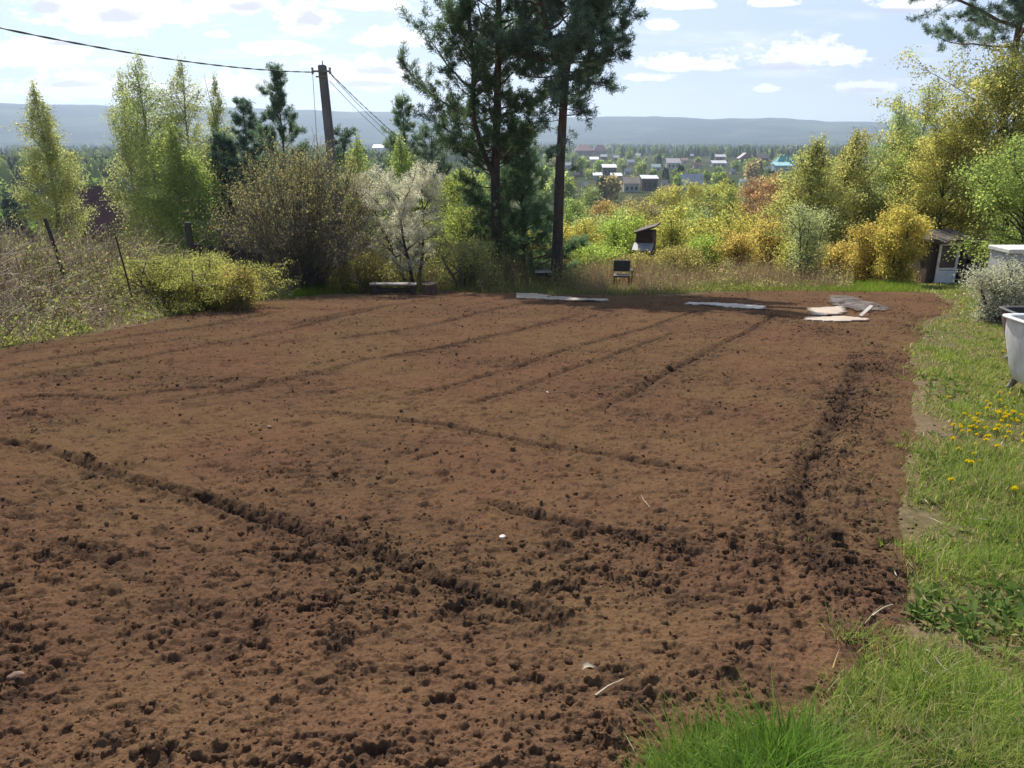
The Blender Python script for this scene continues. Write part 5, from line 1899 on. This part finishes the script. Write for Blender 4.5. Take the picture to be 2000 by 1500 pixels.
def wire(name, label, a_, b_, sag, r_=0.012, twist=False):
    a_, b_ = Vector(a_), Vector(b_)
    n = 40
    pts = [a_.lerp(b_, k / n) + Vector((0, 0, -sag * 4 * (k / n) * (1 - k / n))) for k in range(n + 1)]
    b = BM()
    if twist:
        ln = (b_ - a_).length
        for ph in (0, math.pi):
            m_ = 160
            pp = []
            for k in range(m_ + 1):
                t = k / m_
                q = a_.lerp(b_, t) + Vector((0, 0, -sag * 4 * t * (1 - t)))
                w = t * ln / 1.5 * 6.283 + ph
                pp.append(q + Vector((math.cos(w) * r_ * 0.9, 0, math.sin(w) * r_ * 0.9)))
            b.tube(pp, r_, 5)
    else:
        b.tube(pts, r_, 5)
    o = b.done(name, M_WIRE, smooth=True)
    tag(o, label, 'cable', 'wires at the utility pole')


def pole():
    Y = 29.5
    top = Vector(at_depth(629, 127, Y))
    bot = Vector(at_depth(650, 330, Y))
    z0 = gz(bot.x, Y)
    d = (bot - top) / (bot.z - top.z)
    foot = top + d * (z0 - 0.3 - top.z)
    t = thing('utility_pole', 'leaning grey concrete utility pole behind the big shrub', 'utility pole', (foot.x, foot.y, z0))
    f0 = Vector((0, 0, -0.3))
    tp = top - Vector((foot.x, foot.y, z0))
    b = BM()
    w0, w1 = 0.175, 0.135
    va = [b.bm.verts.new(f0 + Vector((sx_ * w0, sy_ * w0, 0))) for sx_, sy_ in ((-1, -1), (1, -1), (1, 1), (-1, 1))]
    vb = [b.bm.verts.new(tp + Vector((sx_ * w1, sy_ * w1, 0))) for sx_, sy_ in ((-1, -1), (1, -1), (1, 1), (-1, 1))]
    b.bm.faces.new(va[::-1])
    b.bm.faces.new(vb)
    for k in range(4):
        b.bm.faces.new((va[k], va[(k + 1) % 4], vb[(k + 1) % 4], vb[k]))
    bmesh.ops.bevel(b.bm, geom=list(b.bm.edges), offset=0.03, segments=2, affect='EDGES')
    b.done('shaft', M_CONC, t)
    b = BM()
    b.box(tp + Vector((0, -0.19, -0.22)), (0.62, 0.05, 0.06))
    b.box(tp + Vector((0, -0.17, -0.40)), (0.42, 0.04, 0.05))
    b.done('bracket', M_STEEL, t)
    for sx_ in (-0.31, 0.31):
        b = BM()
        q = tp + Vector((sx_, -0.19, -0.22))
        b.tube([q + Vector((0, 0, -0.10)), q + Vector((0, 0, -0.03)), q + Vector((0, 0, 0.02)), q + Vector((0, 0, 0.12))], [0.03, 0.055, 0.03, 0.05], 8)
        b.done('insulator', plain_mat('porcelain', (0.35, 0.33, 0.30), (0.2, 0.19, 0.18), 0.3), t)
    b = BM()
    b.tube([tp + Vector((0.02, 0, -0.02)), tp + Vector((0.02, 0, 0.14))], 0.02, 6)
    b.done('top_pin', M_STEEL, t)
    L_ = top + Vector((-0.31, -0.19, -0.25))
    R_ = top + Vector((0.31, -0.19, -0.28))
    wire('power_cable', 'thick twisted cable sloping from the upper left down to the pole', L_, at_depth(-320, -18, 14.0), 0.28, 0.012, True)
    wire('drop_wire', 'thin wire hanging straight down beside the pole', L_ + Vector((0.0, 0, -0.03)), L_ + Vector((-0.05, 0.0, -4.5)), 0.0, 0.009)
    wire('power_cable', 'upper twisted cable running down right from the pole', R_, at_depth(800, 285, 42.0), 0.1, 0.010, True)
    wire('power_cable', 'thin lower wire running down right from the pole', R_ + Vector((-0.05, 0, -0.25)), at_depth(780, 290, 44.0), 0.1, 0.010)
    wire('power_cable', 'middle wire of the three running down right from the pole', R_ + Vector((0.05, 0, -0.08)), at_depth(815, 300, 41.0), 0.25, 0.010)


pole()

# ------------------------------------------------------------------ the shed at the right
M_OLDWOOD = plain_mat('old_dark_wood', (0.075, 0.058, 0.046), (0.04, 0.032, 0.027), 0.9, 3.0, 0.02, (1, 1, 0.2))
M_GREYWOOD = plain_mat('grey_weathered_wood', (0.30, 0.27, 0.24), (0.18, 0.15, 0.13), 0.9, 4.0, 0.01, (0.2, 2, 2))
M_WHITEPAINT = plain_mat('old_white_paint', (0.80, 0.79, 0.77), (0.66, 0.65, 0.62), 0.6, 3.0, 0.004)


def shed():
    rng = random.Random(5)
    g_ = ground_pt(1845, 553)
    Y = float(g_[1])
    px = lambda a_: at_depth(a_, 553, Y)[0]
    z = lambda a_: at_depth(1845, a_, Y)[2]
    cx = px(1862)
    z0 = gz(cx, Y)
    t = thing('shed', 'low dark wooden shed with a white-framed door under the ochre trees', 'shed', (cx, Y, z0))
    X = lambda a_: px(a_) - cx
    Z = lambda a_: z(a_) - z0
    top = Z(470)
    b = BM()
    x0, x1 = X(1806), X(1878)
    xd0, xd1 = X(1822), X(1862)
    k = x0
    while k < x1:                                   # upright boards, leaving the doorway free
        w = rng.uniform(0.10, 0.17)
        if k + w < xd0 or k > xd1:
            b.box((k + w / 2, rng.uniform(-0.012, 0.012), (top - 0.3) / 2), (w - 0.008, 0.03, top + 0.25 + rng.uniform(-0.05, 0.03)))
        k += w
    b.box(((xd0 + xd1) / 2, 0.0, top - 0.06), (xd1 - xd0, 0.03, 0.22))
    b.box((x0 + 0.02, 0.75, top / 2 - 0.1), (0.04, 1.45, top + 0.2))
    b.box((x1 - 0.02, 0.75, top / 2 - 0.1), (0.04, 1.45, top + 0.2))
    b.box(((x0 + x1) / 2, 1.5, top / 2 - 0.1), (x1 - x0, 0.04, top + 0.2))
    b.done('wall', M_OLDWOOD, t)
    b = BM()
    for q in range(6):
        xx = x0 - 0.28 + q * (x1 - x0 + 0.4) / 6
        b.box((xx + 0.16, 0.55, top + 0.10 + rng.uniform(-0.03, 0.03)), (0.34, 2.2, 0.07), (R(6) + rng.uniform(-0.02, 0.02), rng.uniform(-0.12, 0.12), rng.uniform(-0.04, 0.04)))
    b.box((x0 - 0.05, -0.42, top + 0.05), (0.5, 0.16, 0.12), (0.1, 0.25, 0.1))
    b.box((X(1845), -0.46, top + 0.06), (0.75, 0.12, 0.10), (0.05, -0.06, 0.05))
    b.done('roof', M_OLDWOOD, t)
    dt = BM()
    w = xd1 - xd0
    dz0, dz1 = 0.03, Z(474)
    h = dz1 - dz0
    fr = 0.10
    y = -0.05
    dt.box((xd0 + fr / 2, y, dz0 + h / 2), (fr, 0.05, h), bevel=0.008)
    dt.box((xd1 - fr / 2, y, dz0 + h / 2), (fr, 0.05, h), bevel=0.008)
    dt.box(((xd0 + xd1) / 2, y, dz1 - 0.05), (w - 2 * fr, 0.046, 0.10))
    dt.box(((xd0 + xd1) / 2, y, dz0 + h * 0.36), (w - 2 * fr, 0.046, 0.08))
    dt.box(((xd0 + xd1) / 2, y + 0.008, dz0 + h * 0.16), (w - 2 * fr, 0.02, h * 0.32))
    door = dt.done('door', M_WHITEPAINT, t)
    b = BM()
    b.box(((xd0 + xd1) / 2, y + 0.01, dz0 + h * 0.65), (w - 2 * fr, 0.012, h * 0.52))
    b.done('pane', plain_mat('dusty_dark_glass', (0.045, 0.04, 0.045), (0.07, 0.06, 0.06), 0.25, 3.0, 0.0), door)
    b = BM()
    b.box(((xd0 + xd1) / 2, y - 0.002, dz0 + h * 0.66), (w - 2 * fr, 0.03, 0.035))
    b.done('glazing_bar', plain_mat('bar_brown', (0.14, 0.09, 0.07)), door)
    b = BM()
    b.tube([(xd0 + 0.05, y - 0.03, dz0 + h * 0.45), (xd0 + 0.05, y - 0.07, dz0 + h * 0.46), (xd0 + 0.05, y - 0.07, dz0 + h * 0.50), (xd0 + 0.05, y - 0.03, dz0 + h * 0.51)], 0.01, 6)
    b.done('handle', M_STEEL, door)
    b = BM()
    b.box((xd1 + 0.12, -0.12, top / 2), (0.10, 0.10, top))
    b.done('post', M_OLDWOOD, t)
    b = BM()
    lx0, lx1, lh = x1 + 0.03, X(1930), top * 0.50  # dark block added to stand for the shaded gap under the foliage
    b.box(((lx0 + lx1) / 2, 0.65, lh / 2 - 0.1), (lx1 - lx0, 1.1, lh + 0.1), bevel=0.02)
    b.prism([(lx0, -0.05, lh + 0.12), (lx1 + 0.1, -0.05, lh - 0.04), (lx1 + 0.1, -0.05, lh + 0.0), (lx0, -0.05, lh + 0.16)], (0, 0, 0), (0, 1.4, 0))
    b.done('shade_block', M_OLDWOOD, t)
    b = BM()
    b.box((X(1832), -0.35, 0.05), (0.55, 0.35, 0.06), (0.02, 0.03, 0.1))
    tag(b.done('doorstep', M_GREYWOOD, None, (cx, Y, z0)), 'pale board lying in front of the shed door', 'board')


shed()


# ------------------------------------------------------------------ white cabinet, tubs and other things at the right edge
def tub(t, L, Wd, H, outer, rim, inner, legs=0.10):
    """An old bathtub: sloping walls, rolled rim, hollow inside, feet."""
    def ring(k, z, inset):
        pts = []
        a_, b_ = L / 2 - inset, Wd / 2 - inset
        for q in range(28):
            th = q / 28 * 2 * math.pi
            c, s_ = math.cos(th), math.sin(th)
            e = 0.28
            pts.append(Vector((math.copysign(abs(c) ** e, c) * a_, math.copysign(abs(s_) ** e, s_) * b_, z)))
        return pts

    def shell(levels, name, mat, closed_at=None):
        b = BM()
        rings = [[b.bm.verts.new(p) for p in ring(0, z, ins)] for z, ins in levels]
        for i_ in range(len(rings) - 1):
            for q in range(28):
                b.bm.faces.new((rings[i_][q], rings[i_][(q + 1) % 28], rings[i_ + 1][(q + 1) % 28], rings[i_ + 1][q]))
        if closed_at is not None:
            b.bm.faces.new(rings[closed_at])
        return b.done(name, mat, t, smooth=True)
    shell([(H - 0.03, 0.03), (H * 0.75, 0.045), (legs + 0.16, 0.13), (legs + 0.05, 0.17), (legs, 0.25)], 'shell', outer, -1)
    shell([(H - 0.035, 0.025), (H - 0.03, 0.0), (H - 0.005, -0.004), (H, 0.01), (H, 0.045), (H - 0.012, 0.06)], 'rim', rim)
    shell([(H - 0.012, 0.06), (H * 0.72, 0.08), (legs + 0.16, 0.13), (legs + 0.06, 0.19), (legs + 0.04, 0.27)], 'basin', inner, -1)
    for sx_ in (-1, 1):
        for sy_ in (-1, 1):
            b = BM()
            b.tube([(sx_ * L * 0.33, sy_ * Wd * 0.26, legs + 0.06), (sx_ * L * 0.345, sy_ * Wd * 0.30, legs * 0.5), (sx_ * L * 0.35, sy_ * Wd * 0.33, 0.0)], [0.05, 0.028, 0.036], 8)
            b.done('leg', M_STEEL, t)


M_RUST = plain_mat('rusty_iron', (0.16, 0.075, 0.06), (0.085, 0.05, 0.045), 0.85, 5.0, 0.006, (1, 1, 0.4))
M_DARKMETAL = plain_mat('dark_metal', (0.05, 0.048, 0.05), (0.08, 0.06, 0.05), 0.6, 5.0, 0.003)
M_ENAMEL = plain_mat('white_enamel', (0.74, 0.74, 0.72), (0.46, 0.42, 0.36), 0.35, 3.0, 0.002, (1, 1, 0.35), lo=0.48, hi=0.72)


def right_edge():
    # white bath
    g_ = ground_pt(1985, 775)
    Y = float(g_[1])
    p = at_depth(1964, 640, Y)
    H = p[2] - gz(p[0] + 0.4, Y)
    t = thing('bathtub', 'white enamel bathtub on feet standing in the grass at the right edge', 'bathtub', (p[0] + 1.02, Y + 0.2, gz(p[0] + 0.8, Y + 0.2)), (0, R(1.5), R(2)))
    tub(t, 1.62, 0.72, H + 0.05, M_ENAMEL, M_ENAMEL, plain_mat('worn_enamel', (0.55, 0.56, 0.56), (0.42, 0.42, 0.41), 0.35))
    # rusty tub behind
    Y2 = Y + 2.3
    p = at_depth(1945, 608, Y2)
    z0 = gz(p[0] + 0.5, Y2)
    t = thing('bathtub', 'rusty brown bathtub with a dark rim behind the white bathtub', 'bathtub', (p[0] + 0.95, Y2, z0), (0, 0, R(-4)))
    tub(t, 1.5, 0.68, p[2] - z0, M_RUST, M_DARKMETAL, M_DARKMETAL, 0.05)
    # soil heap inside it
    # white cabinet
    Y3 = 16.8
    p = at_depth(1934, 486, Y3)
    z0 = gz(p[0] + 0.7, Y3)
    h = p[2] - z0
    t = thing('cabinet', 'tall weathered white cabinet behind the blossom bush at the right edge', 'cabinet', (p[0] + 1.2, Y3 + 0.4, z0))
    m_ = plain_mat('dirty_white_paint', (0.46, 0.47, 0.45), (0.33, 0.34, 0.31), 0.6, 1.6, 0.004, (1, 1, 0.4))
    b = BM()
    b.box((0, 0, h / 2 - 0.06), (1.46, 0.7, h - 0.12), bevel=0.03)
    b.done('body', m_, t)
    b = BM()
    b.box((0, -0.02, h - 0.06), (1.56, 0.80, 0.10), bevel=0.02)
    b.done('lid', plain_mat('cream_paint', (0.68, 0.67, 0.60), (0.52, 0.51, 0.46), 0.6), t)
    b = BM()
    b.box((-0.36, -0.362, h * 0.47), (0.66, 0.03, h * 0.82), bevel=0.01)
    d1 = b.done('door', m_, t)
    b = BM()
    b.box((0.36, -0.362, h * 0.47), (0.66, 0.03, h * 0.82), bevel=0.01)
    b.done('door', m_, t)
    b = BM()
    b.tube([(-0.08, -0.38, h * 0.52), (-0.08, -0.42, h * 0.53), (-0.08, -0.42, h * 0.60), (-0.08, -0.38, h * 0.61)], 0.012, 6)
    b.done('handle', M_STEEL, d1)
    # white stake leaning, dark crate behind
    p = ground_pt(1919, 600)
    b = BM()
    b.box((0, 0, 0.18), (0.06, 0.03, 0.42), (R(12), R(-24), 0))
    tag(b.done('stake', M_WHITEPAINT, None, (p[0], p[1], gz(p[0], p[1]))), 'short white stake leaning in the grass left of the blossom bush', 'stake')
    p = ground_pt(1938, 616)
    t = thing('crate', 'small dark crate in the weeds beside the leaning white stake', 'crate', (p[0] + 0.1, p[1] + 0.2, gz(p[0] + 0.1, p[1])), (0, 0, 0.3))
    b = BM()
    for q in range(3):
        b.box((0, -0.16, 0.06 + q * 0.11), (0.40, 0.02, 0.085))
        b.box((0, 0.16, 0.06 + q * 0.11), (0.40, 0.02, 0.085))
        b.box((-0.21, 0, 0.06 + q * 0.11), (0.02, 0.34, 0.085))
        b.box((0.21, 0, 0.06 + q * 0.11), (0.02, 0.34, 0.085))
    b.done('side_slats', M_OLDWOOD, t)
    b = BM()
    b.box((0, 0, 0.02), (0.38, 0.30, 0.02))
    b.done('bottom', M_OLDWOOD, t)


right_edge()


# ------------------------------------------------------------------ boards, sheets, bench, chair and other small things at the far edge
def outline_sheet(name, label, cat, pts_px, thick, mat, lift=0.04, wave=0.02, seed=0, cell=0.12):
    """A board or sheet of given outline lying on the soil; thin solid with a wavy surface."""
    P = np.array([ground_pt(*p)[:2] for p in pts_px])
    c = P.mean(0)
    z0 = float(terrain(c[0], c[1]))
    bmx = bmesh.new()
    x0, y0 = P.min(0)
    x1, y1 = P.max(0)
    nx = max(6, int((x1 - x0) / cell))
    ny = max(4, int((y1 - y0) / cell))
    gx, gy = np.meshgrid(np.linspace(x0, x1, nx), np.linspace(y0, y1, ny), indexing='ij')
    fl = lambda a_: a_.ravel()
    sd = poly_sdf(fl(gx), fl(gy), P)
    # pull outside vertices on to the outline
    z = terrain(fl(gx), fl(gy)) - z0 + lift + wave * fbm(fl(gx) / 0.35, fl(gy) / 0.35, 3, 500 + seed)
    vv = [bmx.verts.new((a_ - c[0], b_ - c[1], q)) for a_, b_, q in zip(fl(gx), fl(gy), z)]
    for i_ in range(nx - 1):
        for j_ in range(ny - 1):
            q = [i_ * ny + j_, (i_ + 1) * ny + j_, (i_ + 1) * ny + j_ + 1, i_ * ny + j_ + 1]
            if sum(sd[k] > -cell * 0.35 for k in q) >= 3:
                bmx.faces.new([vv[k] for k in q])
    for v in list(bmx.verts):
        if not v.link_faces:
            bmx.verts.remove(v)
    bmesh.ops.recalc_face_normals(bmx, faces=bmx.faces)
    bmesh.ops.solidify(bmx, geom=list(bmx.faces), thickness=thick)
    me_ = bpy.data.meshes.new(name)
    bmx.to_mesh(me_)
    bmx.free()
    me_.materials.append(mat)
    return tag(link(name, me_, None, (c[0], c[1], z0)), label, cat)


def far_edge_things():
    rng = random.Random(8)
    pale = plain_mat('pale_board', (0.46, 0.38, 0.29), (0.32, 0.25, 0.19), 0.8, 2.0, 0.006, (0.3, 3, 1))
    white = plain_mat('white_sheet', (0.50, 0.45, 0.39), (0.32, 0.27, 0.22), 0.7, 2.0, 0.006)
    outline_sheet('sheet', 'pale sheet with a curved edge on the soil in front of the pines', 'sheet',
                  [(1008, 577), (1040, 577), (1080, 583), (1130, 587), (1185, 589), (1185, 592), (1110, 591), (1050, 588), (1010, 587)], 0.02, pale, 0.055, 0.012, 1)
    outline_sheet('sheet', 'long thin whitish sheet lying on the soil right of the pine shadow', 'sheet',
                  [(1340, 594), (1400, 595), (1450, 598), (1491, 600), (1491, 608), (1440, 604), (1390, 599), (1340, 597)], 0.02, white, 0.055, 0.012, 2)
    outline_sheet('board', 'beige irregular board lying on the soil near the right end of the plot', 'board',
                  [(1578, 609), (1640, 605), (1652, 615), (1625, 621), (1590, 622)], 0.025, pale, 0.09, 0.006, 3)
    outline_sheet('board', 'long narrow pale board in front of the beige irregular board', 'board',
                  [(1575, 626), (1640, 624), (1693, 629), (1693, 633), (1640, 634), (1575, 631)], 0.025, pale, 0.08, 0.006, 4, 0.08)
    p = ground_pt(1682, 622)
    b = BM()
    b.box((0.14, 0.12, 0.10), (0.36, 0.08, 0.025), (R(8), R(-33), R(25)))
    tag(b.done('plank', white, None, (p[0], p[1], float(terrain(p[0], p[1])) + 0.04)), 'short white plank propped up at an angle beside the beige board', 'plank')
    # greyish plastic film
    m_, N = new_mat('plastic_film')
    tc = N.n('ShaderNodeTexCoord')
    nz = N.noise(tc.outputs['Object'], 3.0, 4.0, 0.6)
    b1 = N.n('ShaderNodeBsdfPrincipled', ins={'Base Color': (0.17, 0.14, 0.125, 1), 'Roughness': 0.5})
    b2 = N.n('ShaderNodeBsdfTransparent', ins={'Color': (0.9, 0.88, 0.86, 1)})
    finish(m_, N, N.n('ShaderNodeMixShader', ins={0: N.step(nz, 0.15, 0.75), 1: b1.outputs[0], 2: b2.outputs[0]}).outputs[0])
    outline_sheet('plastic_film', 'crumpled greyish see-through film lying behind the beige board', 'plastic film',
                  [(1622, 584), (1660, 582), (1690, 594), (1735, 602), (1735, 610), (1690, 612), (1640, 606), (1622, 598)], 0.006, m_, 0.08, 0.03, 5)
    # bench of old timbers
    p = ground_pt(766, 577)
    w = metres(86, p[1])
    z0 = gz(p[0], p[1] + 0.25)
    t = thing('bench', 'low bench of old dark timbers with a pale top at the far left plot edge', 'bench', (p[0], p[1] + 0.3, z0), (0, R(1.0), R(3)))
    b = BM()
    b.box((0, 0, 0.33), (w, 0.34, 0.05), bevel=0.012)
    b.done('seat', M_GREYWOOD, t)
    for sx_ in (-1, 1):
        b = BM()
        b.box((sx_ * w * 0.42, 0, 0.15), (0.16, 0.28, 0.30), bevel=0.015)
        b.done('support', M_OLDWOOD, t)
    b = BM()
    b.box((0, -0.02, 0.13), (w * 0.8, 0.14, 0.14), (0.05, 0, 0), bevel=0.02)
    b.done('cross_beam', M_OLDWOOD, t)
    # chopped stump
    p = ground_pt(838, 577)
    r_ = metres(28, p[1]) / 2
    z0 = gz(p[0], p[1] + 0.2)
    t = thing('stump', 'short reddish-brown stump block right of the timber bench', 'stump', (p[0], p[1] + 0.25, z0), (R(3), R(-4), 0))
    b = BM()
    b.tube([(0, 0, -0.05), (0.01, 0, 0.1), (0, 0.01, 0.25), (0.01, 0, 0.36)], [r_ * 1.05, r_ * 0.97, r_ * 0.95, r_ * 0.93], 14, cap=False)
    for v in b.bm.verts:
        v.co += Vector((rng.uniform(-0.012, 0.012), rng.uniform(-0.012, 0.012), rng.uniform(-0.01, 0.01)))
    b.done('bark', plain_mat('stump_bark', (0.15, 0.085, 0.06), (0.09, 0.055, 0.042), 0.9, 6.0, 0.02, (1, 1, 0.2)), t)
    b = BM()
    b.tube([(0.01, 0, 0.33), (0.01, 0, 0.355)], [r_ * 0.92, r_ * 0.92], 14)
    b.done('cut_face', plain_mat('cut_wood', (0.34, 0.22, 0.15), (0.22, 0.14, 0.10), 0.9, 9.0, 0.006), t)
    # dark chair
    p = ground_pt(1213, 557)
    Y = float(p[1])
    z0 = gz(p[0], Y)
    s_ = metres(1, Y)
    bw = 30 * s_
    t = thing('chair', 'dark chair with a solid square back standing in the weeds', 'chair', (p[0], Y, z0), (0, 0, R(-6)))
    dk = plain_mat('dark_leatherette', (0.022, 0.021, 0.022), (0.035, 0.032, 0.03), 0.55, 5.0, 0.003)
    zt = at_depth(1213, 508, Y)[2] - z0
    zs = zt * 0.48
    b = BM()
    b.box((0, 0, (zt + zs) / 2 + 0.04), (bw, 0.06, zt - zs - 0.08), (R(-5), 0, 0), bevel=0.02)
    b.done('backrest', dk, t)
    b = BM()
    b.box((0, -0.25, zs - 0.04), (bw * 0.96, 0.46, 0.07), bevel=0.02)
    b.done('seat', dk, t)
    for sx_ in (-1, 1):
        for yy in (-0.44, 0.0):
            b = BM()
            b.box((sx_ * bw * 0.44, yy, zs / 2 - 0.04), (0.04, 0.04, zs - 0.02))
            b.done('leg', M_DARKMETAL, t)
    b = BM()
    b.box((bw * 0.60, -0.22, zs + 0.16), (0.06, 0.44, 0.05), bevel=0.012)
    b.box((bw * 0.60, -0.40, zs / 2 + 0.08), (0.04, 0.04, zs + 0.14))
    b.done('armrest', dk, t)
    # brazier / little grill stand
    p = ground_pt(1060, 556)
    Y = float(p[1])
    z0 = gz(p[0], Y)
    zt = at_depth(1060, 528, Y)[2] - z0
    t = thing('grill_stand', 'small dark grill stand with a pale front edge left of the reddish pine trunk', 'grill', (p[0], Y, z0), (0, 0, 0.1))
    wj = metres(30, Y)
    b = BM()
    b.prism([(-wj / 2, -0.2, zt), (-wj * 0.4, -0.14, zt - 0.18), (wj * 0.4, -0.14, zt - 0.18), (wj / 2, -0.2, zt)], (0, 0, 0), (0, 0.4, 0))
    b.done('fire_box', M_DARKMETAL, t)
    b = BM()
    b.box((0, -0.215, zt - 0.03), (wj * 1.04, 0.025, 0.05))
    b.done('front_edge', plain_mat('pale_tin', (0.55, 0.55, 0.54), (0.4, 0.4, 0.39), 0.4), t)
    for sx_ in (-1, 1):
        for sy_ in (-1, 1):
            b = BM()
            b.tube([(sx_ * wj * 0.36, sy_ * 0.12, zt - 0.15), (sx_ * wj * 0.42, sy_ * 0.16, -0.02)], 0.014, 6)
            b.done('leg', M_DARKMETAL, t)
    # thin stake in the weeds
    p = ground_pt(1321, 545)
    b = BM()
    b.tube([(0, 0, -0.1), (0.02, 0, 0.5), (0.0, 0, 1.05)], [0.022, 0.02, 0.016], 6)
    tag(b.done('stake', M_GREYWOOD, None, (p[0], p[1], gz(p[0], p[1]))), 'thin upright grey stake in the weeds right of the chair', 'stake')
    # posts on the left bank
    for (px, y0, y1, Y, lean, r_, lab) in [(88, 426, 520, 17.5, 0.16, 0.045, 'thick dark leaning post deep in the brambles at the far left'),
                                           (226, 462, 520, 17.0, 0.12, 0.02, 'thin leaning post in the brambles left of the yellow-green bush'),
                                           (366, 434, 500, 22.0, 0.02, 0.10, 'short stout dark fence post behind the yellow-green bush')]:
        q = at_depth(px, y0, Y)
        z0 = gz(q[0], Y)
        hgt = q[2] - z0
        b = BM()
        b.tube([(lean * hgt, 0, -0.2), (lean * hgt * 0.5, 0.0, hgt * 0.5), (0, 0, hgt - 0.02), (0, 0, hgt)], [r_ * 1.05, r_, r_ * 0.95, r_ * 0.8], 8)
        tag(b.done('fence_post', M_OLDWOOD, None, (q[0], Y, z0)), lab, 'post', 'posts on the left bank')
    # low dark fence behind the bank
    q0, q1 = at_depth(375, 478, 23.0), at_depth(505, 492, 23.4)
    t = thing('fence', 'low dark plank fence behind the yellow-green bush, running to the big shrub', 'fence', (q0[0], 23.0, gz(q0[0], 23.0)))
    n = 15
    b = BM()
    for k in range(n):
        f = k / (n - 1)
        x = (q1[0] - q0[0]) * f
        y = 0.4 * f
        top = (q0[2] + (q1[2] - q0[2]) * f) - gz(q0[0], 23.0)
        hh = top + 0.5 + rng.uniform(-0.06, 0.06)
        b.box((x, y, hh / 2 - 0.5), (0.12, 0.025, hh), (0, rng.uniform(-0.04, 0.04), 0))
    b.done('planks', M_OLDWOOD, t)
    b = BM()
    b.tube([(0, 0.04, 0.35), (q1[0] - q0[0], 0.44, 0.35 + q1[2] - q0[2])], 0.035, 6)
    b.done('rail', M_OLDWOOD, t)


far_edge_things()


def small_finds():
    """Pebbles, a dead leaf, twigs on the soil."""
    rs_ = np.random.RandomState(400)
    bv, bf = ico(3)
    m_ = plain_mat('field_stone', (0.19, 0.115, 0.075), (0.12, 0.075, 0.05), 0.9, 30.0, 0.004)
    for px, py, r_, lab, c in [(527, 842, 0.022, 'round light-brown stone on the soil above the big furrow', 0), (981, 1053, 0.016, 'tiny white pebble near the middle of the plot', 1),
                               (35, 1336, 0.022, 'flat brown stone at the lower left of the plot', 0), (1068, 770, 0.022, 'tiny pale pebble far out on the plot', 1)]:
        g_ = ground_pt(px, py)
        h, _, _, _ = soil_fields(np.array([g_[0]]), np.array([g_[1]]))
        v = bv * (1 + 0.16 * fbm(bv[:, 0] * 1.7 + px, bv[:, 1] * 1.7 + bv[:, 2], 3, 401)[:, None]) * np.array([1.25, 0.9, 0.65]) * r_
        o = link('stone', mesh_np('stone', v, bf, m_ if c == 0 else M_WHITEPAINT, smooth=True), None, (g_[0], g_[1], float(terrain(g_[0], g_[1]) + h[0] + r_ * 0.3)), (0, 0, px))
        tag(o, lab, 'stone')
    g_ = ground_pt(1148, 1332)
    h, _, _, _ = soil_fields(np.array([g_[0]]), np.array([g_[1]]))
    n = 9
    P = np.column_stack([np.linspace(-0.034, 0.034, n), 0.010 * np.sin(np.linspace(0, 5, n)), 0.012 + 0.012 * np.sin(np.linspace(0, 3.14, n))])
    wv = 0.013 * np.sin(np.linspace(0.15, 3.0, n)) ** 0.7
    V_ = np.vstack([P + np.column_stack([0 * wv, wv, 0.008 + 0 * wv]), P, P - np.column_stack([0 * wv, wv, -0.010 + 0 * wv])])
    Fq_ = [[k, k + 1, n + k + 1, n + k] for k in range(n - 1)] + [[n + k, n + k + 1, 2 * n + k + 1, 2 * n + k] for k in range(n - 1)]
    o = link('dry_leaf', mesh_np('dry_leaf', V_, np.array(Fq_), plain_mat('dry_leaf', (0.42, 0.36, 0.25), (0.30, 0.24, 0.16), 0.8)), None,
             (g_[0], g_[1], float(terrain(g_[0], g_[1]) + h[0]) + 0.012), (0.2, 0.1, 0.4))
    tag(o, 'curled pale dry leaf on the soil near the bottom of the picture', 'leaf')
    for px, py, L, az_, lab in [(1195, 1362, 0.16, 0.6, 'crooked grey twig on the soil right of the dry leaf'), (1258, 995, 0.14, 1.9, 'thin straw-coloured stalk lying on the middle of the plot'),
                                (1720, 1212, 0.13, 0.5, 'pale twig at the grassy edge of the plot'), (1832, 1322, 0.10, 2.2, 'whitish broken stalk in the grass at the lower right')]:
        g_ = ground_pt(px, py)
        sdv = float(poly_sdf(np.array([g_[0]]), np.array([g_[1]]), PLOT)[0])
        z = float(terrain(g_[0], g_[1])) + 0.035 if sdv > 0 else gz(g_[0], g_[1]) + 0.03
        T = Tubes()
        T.add(path((-math.cos(az_) * L / 2, -math.sin(az_) * L / 2, 0.01), (math.cos(az_), math.sin(az_), 0.05), L, 5, (0, 0, -0.05), rs_, 0.14), np.linspace(0.0045, 0.002, 6), 5)
        o = link('twig', T.mesh('twig', plain_mat('pale_straw', (0.42, 0.35, 0.24), (0.28, 0.22, 0.16), 0.8)), None, (g_[0], g_[1], z))
        tag(o, lab, 'twig')


small_finds()
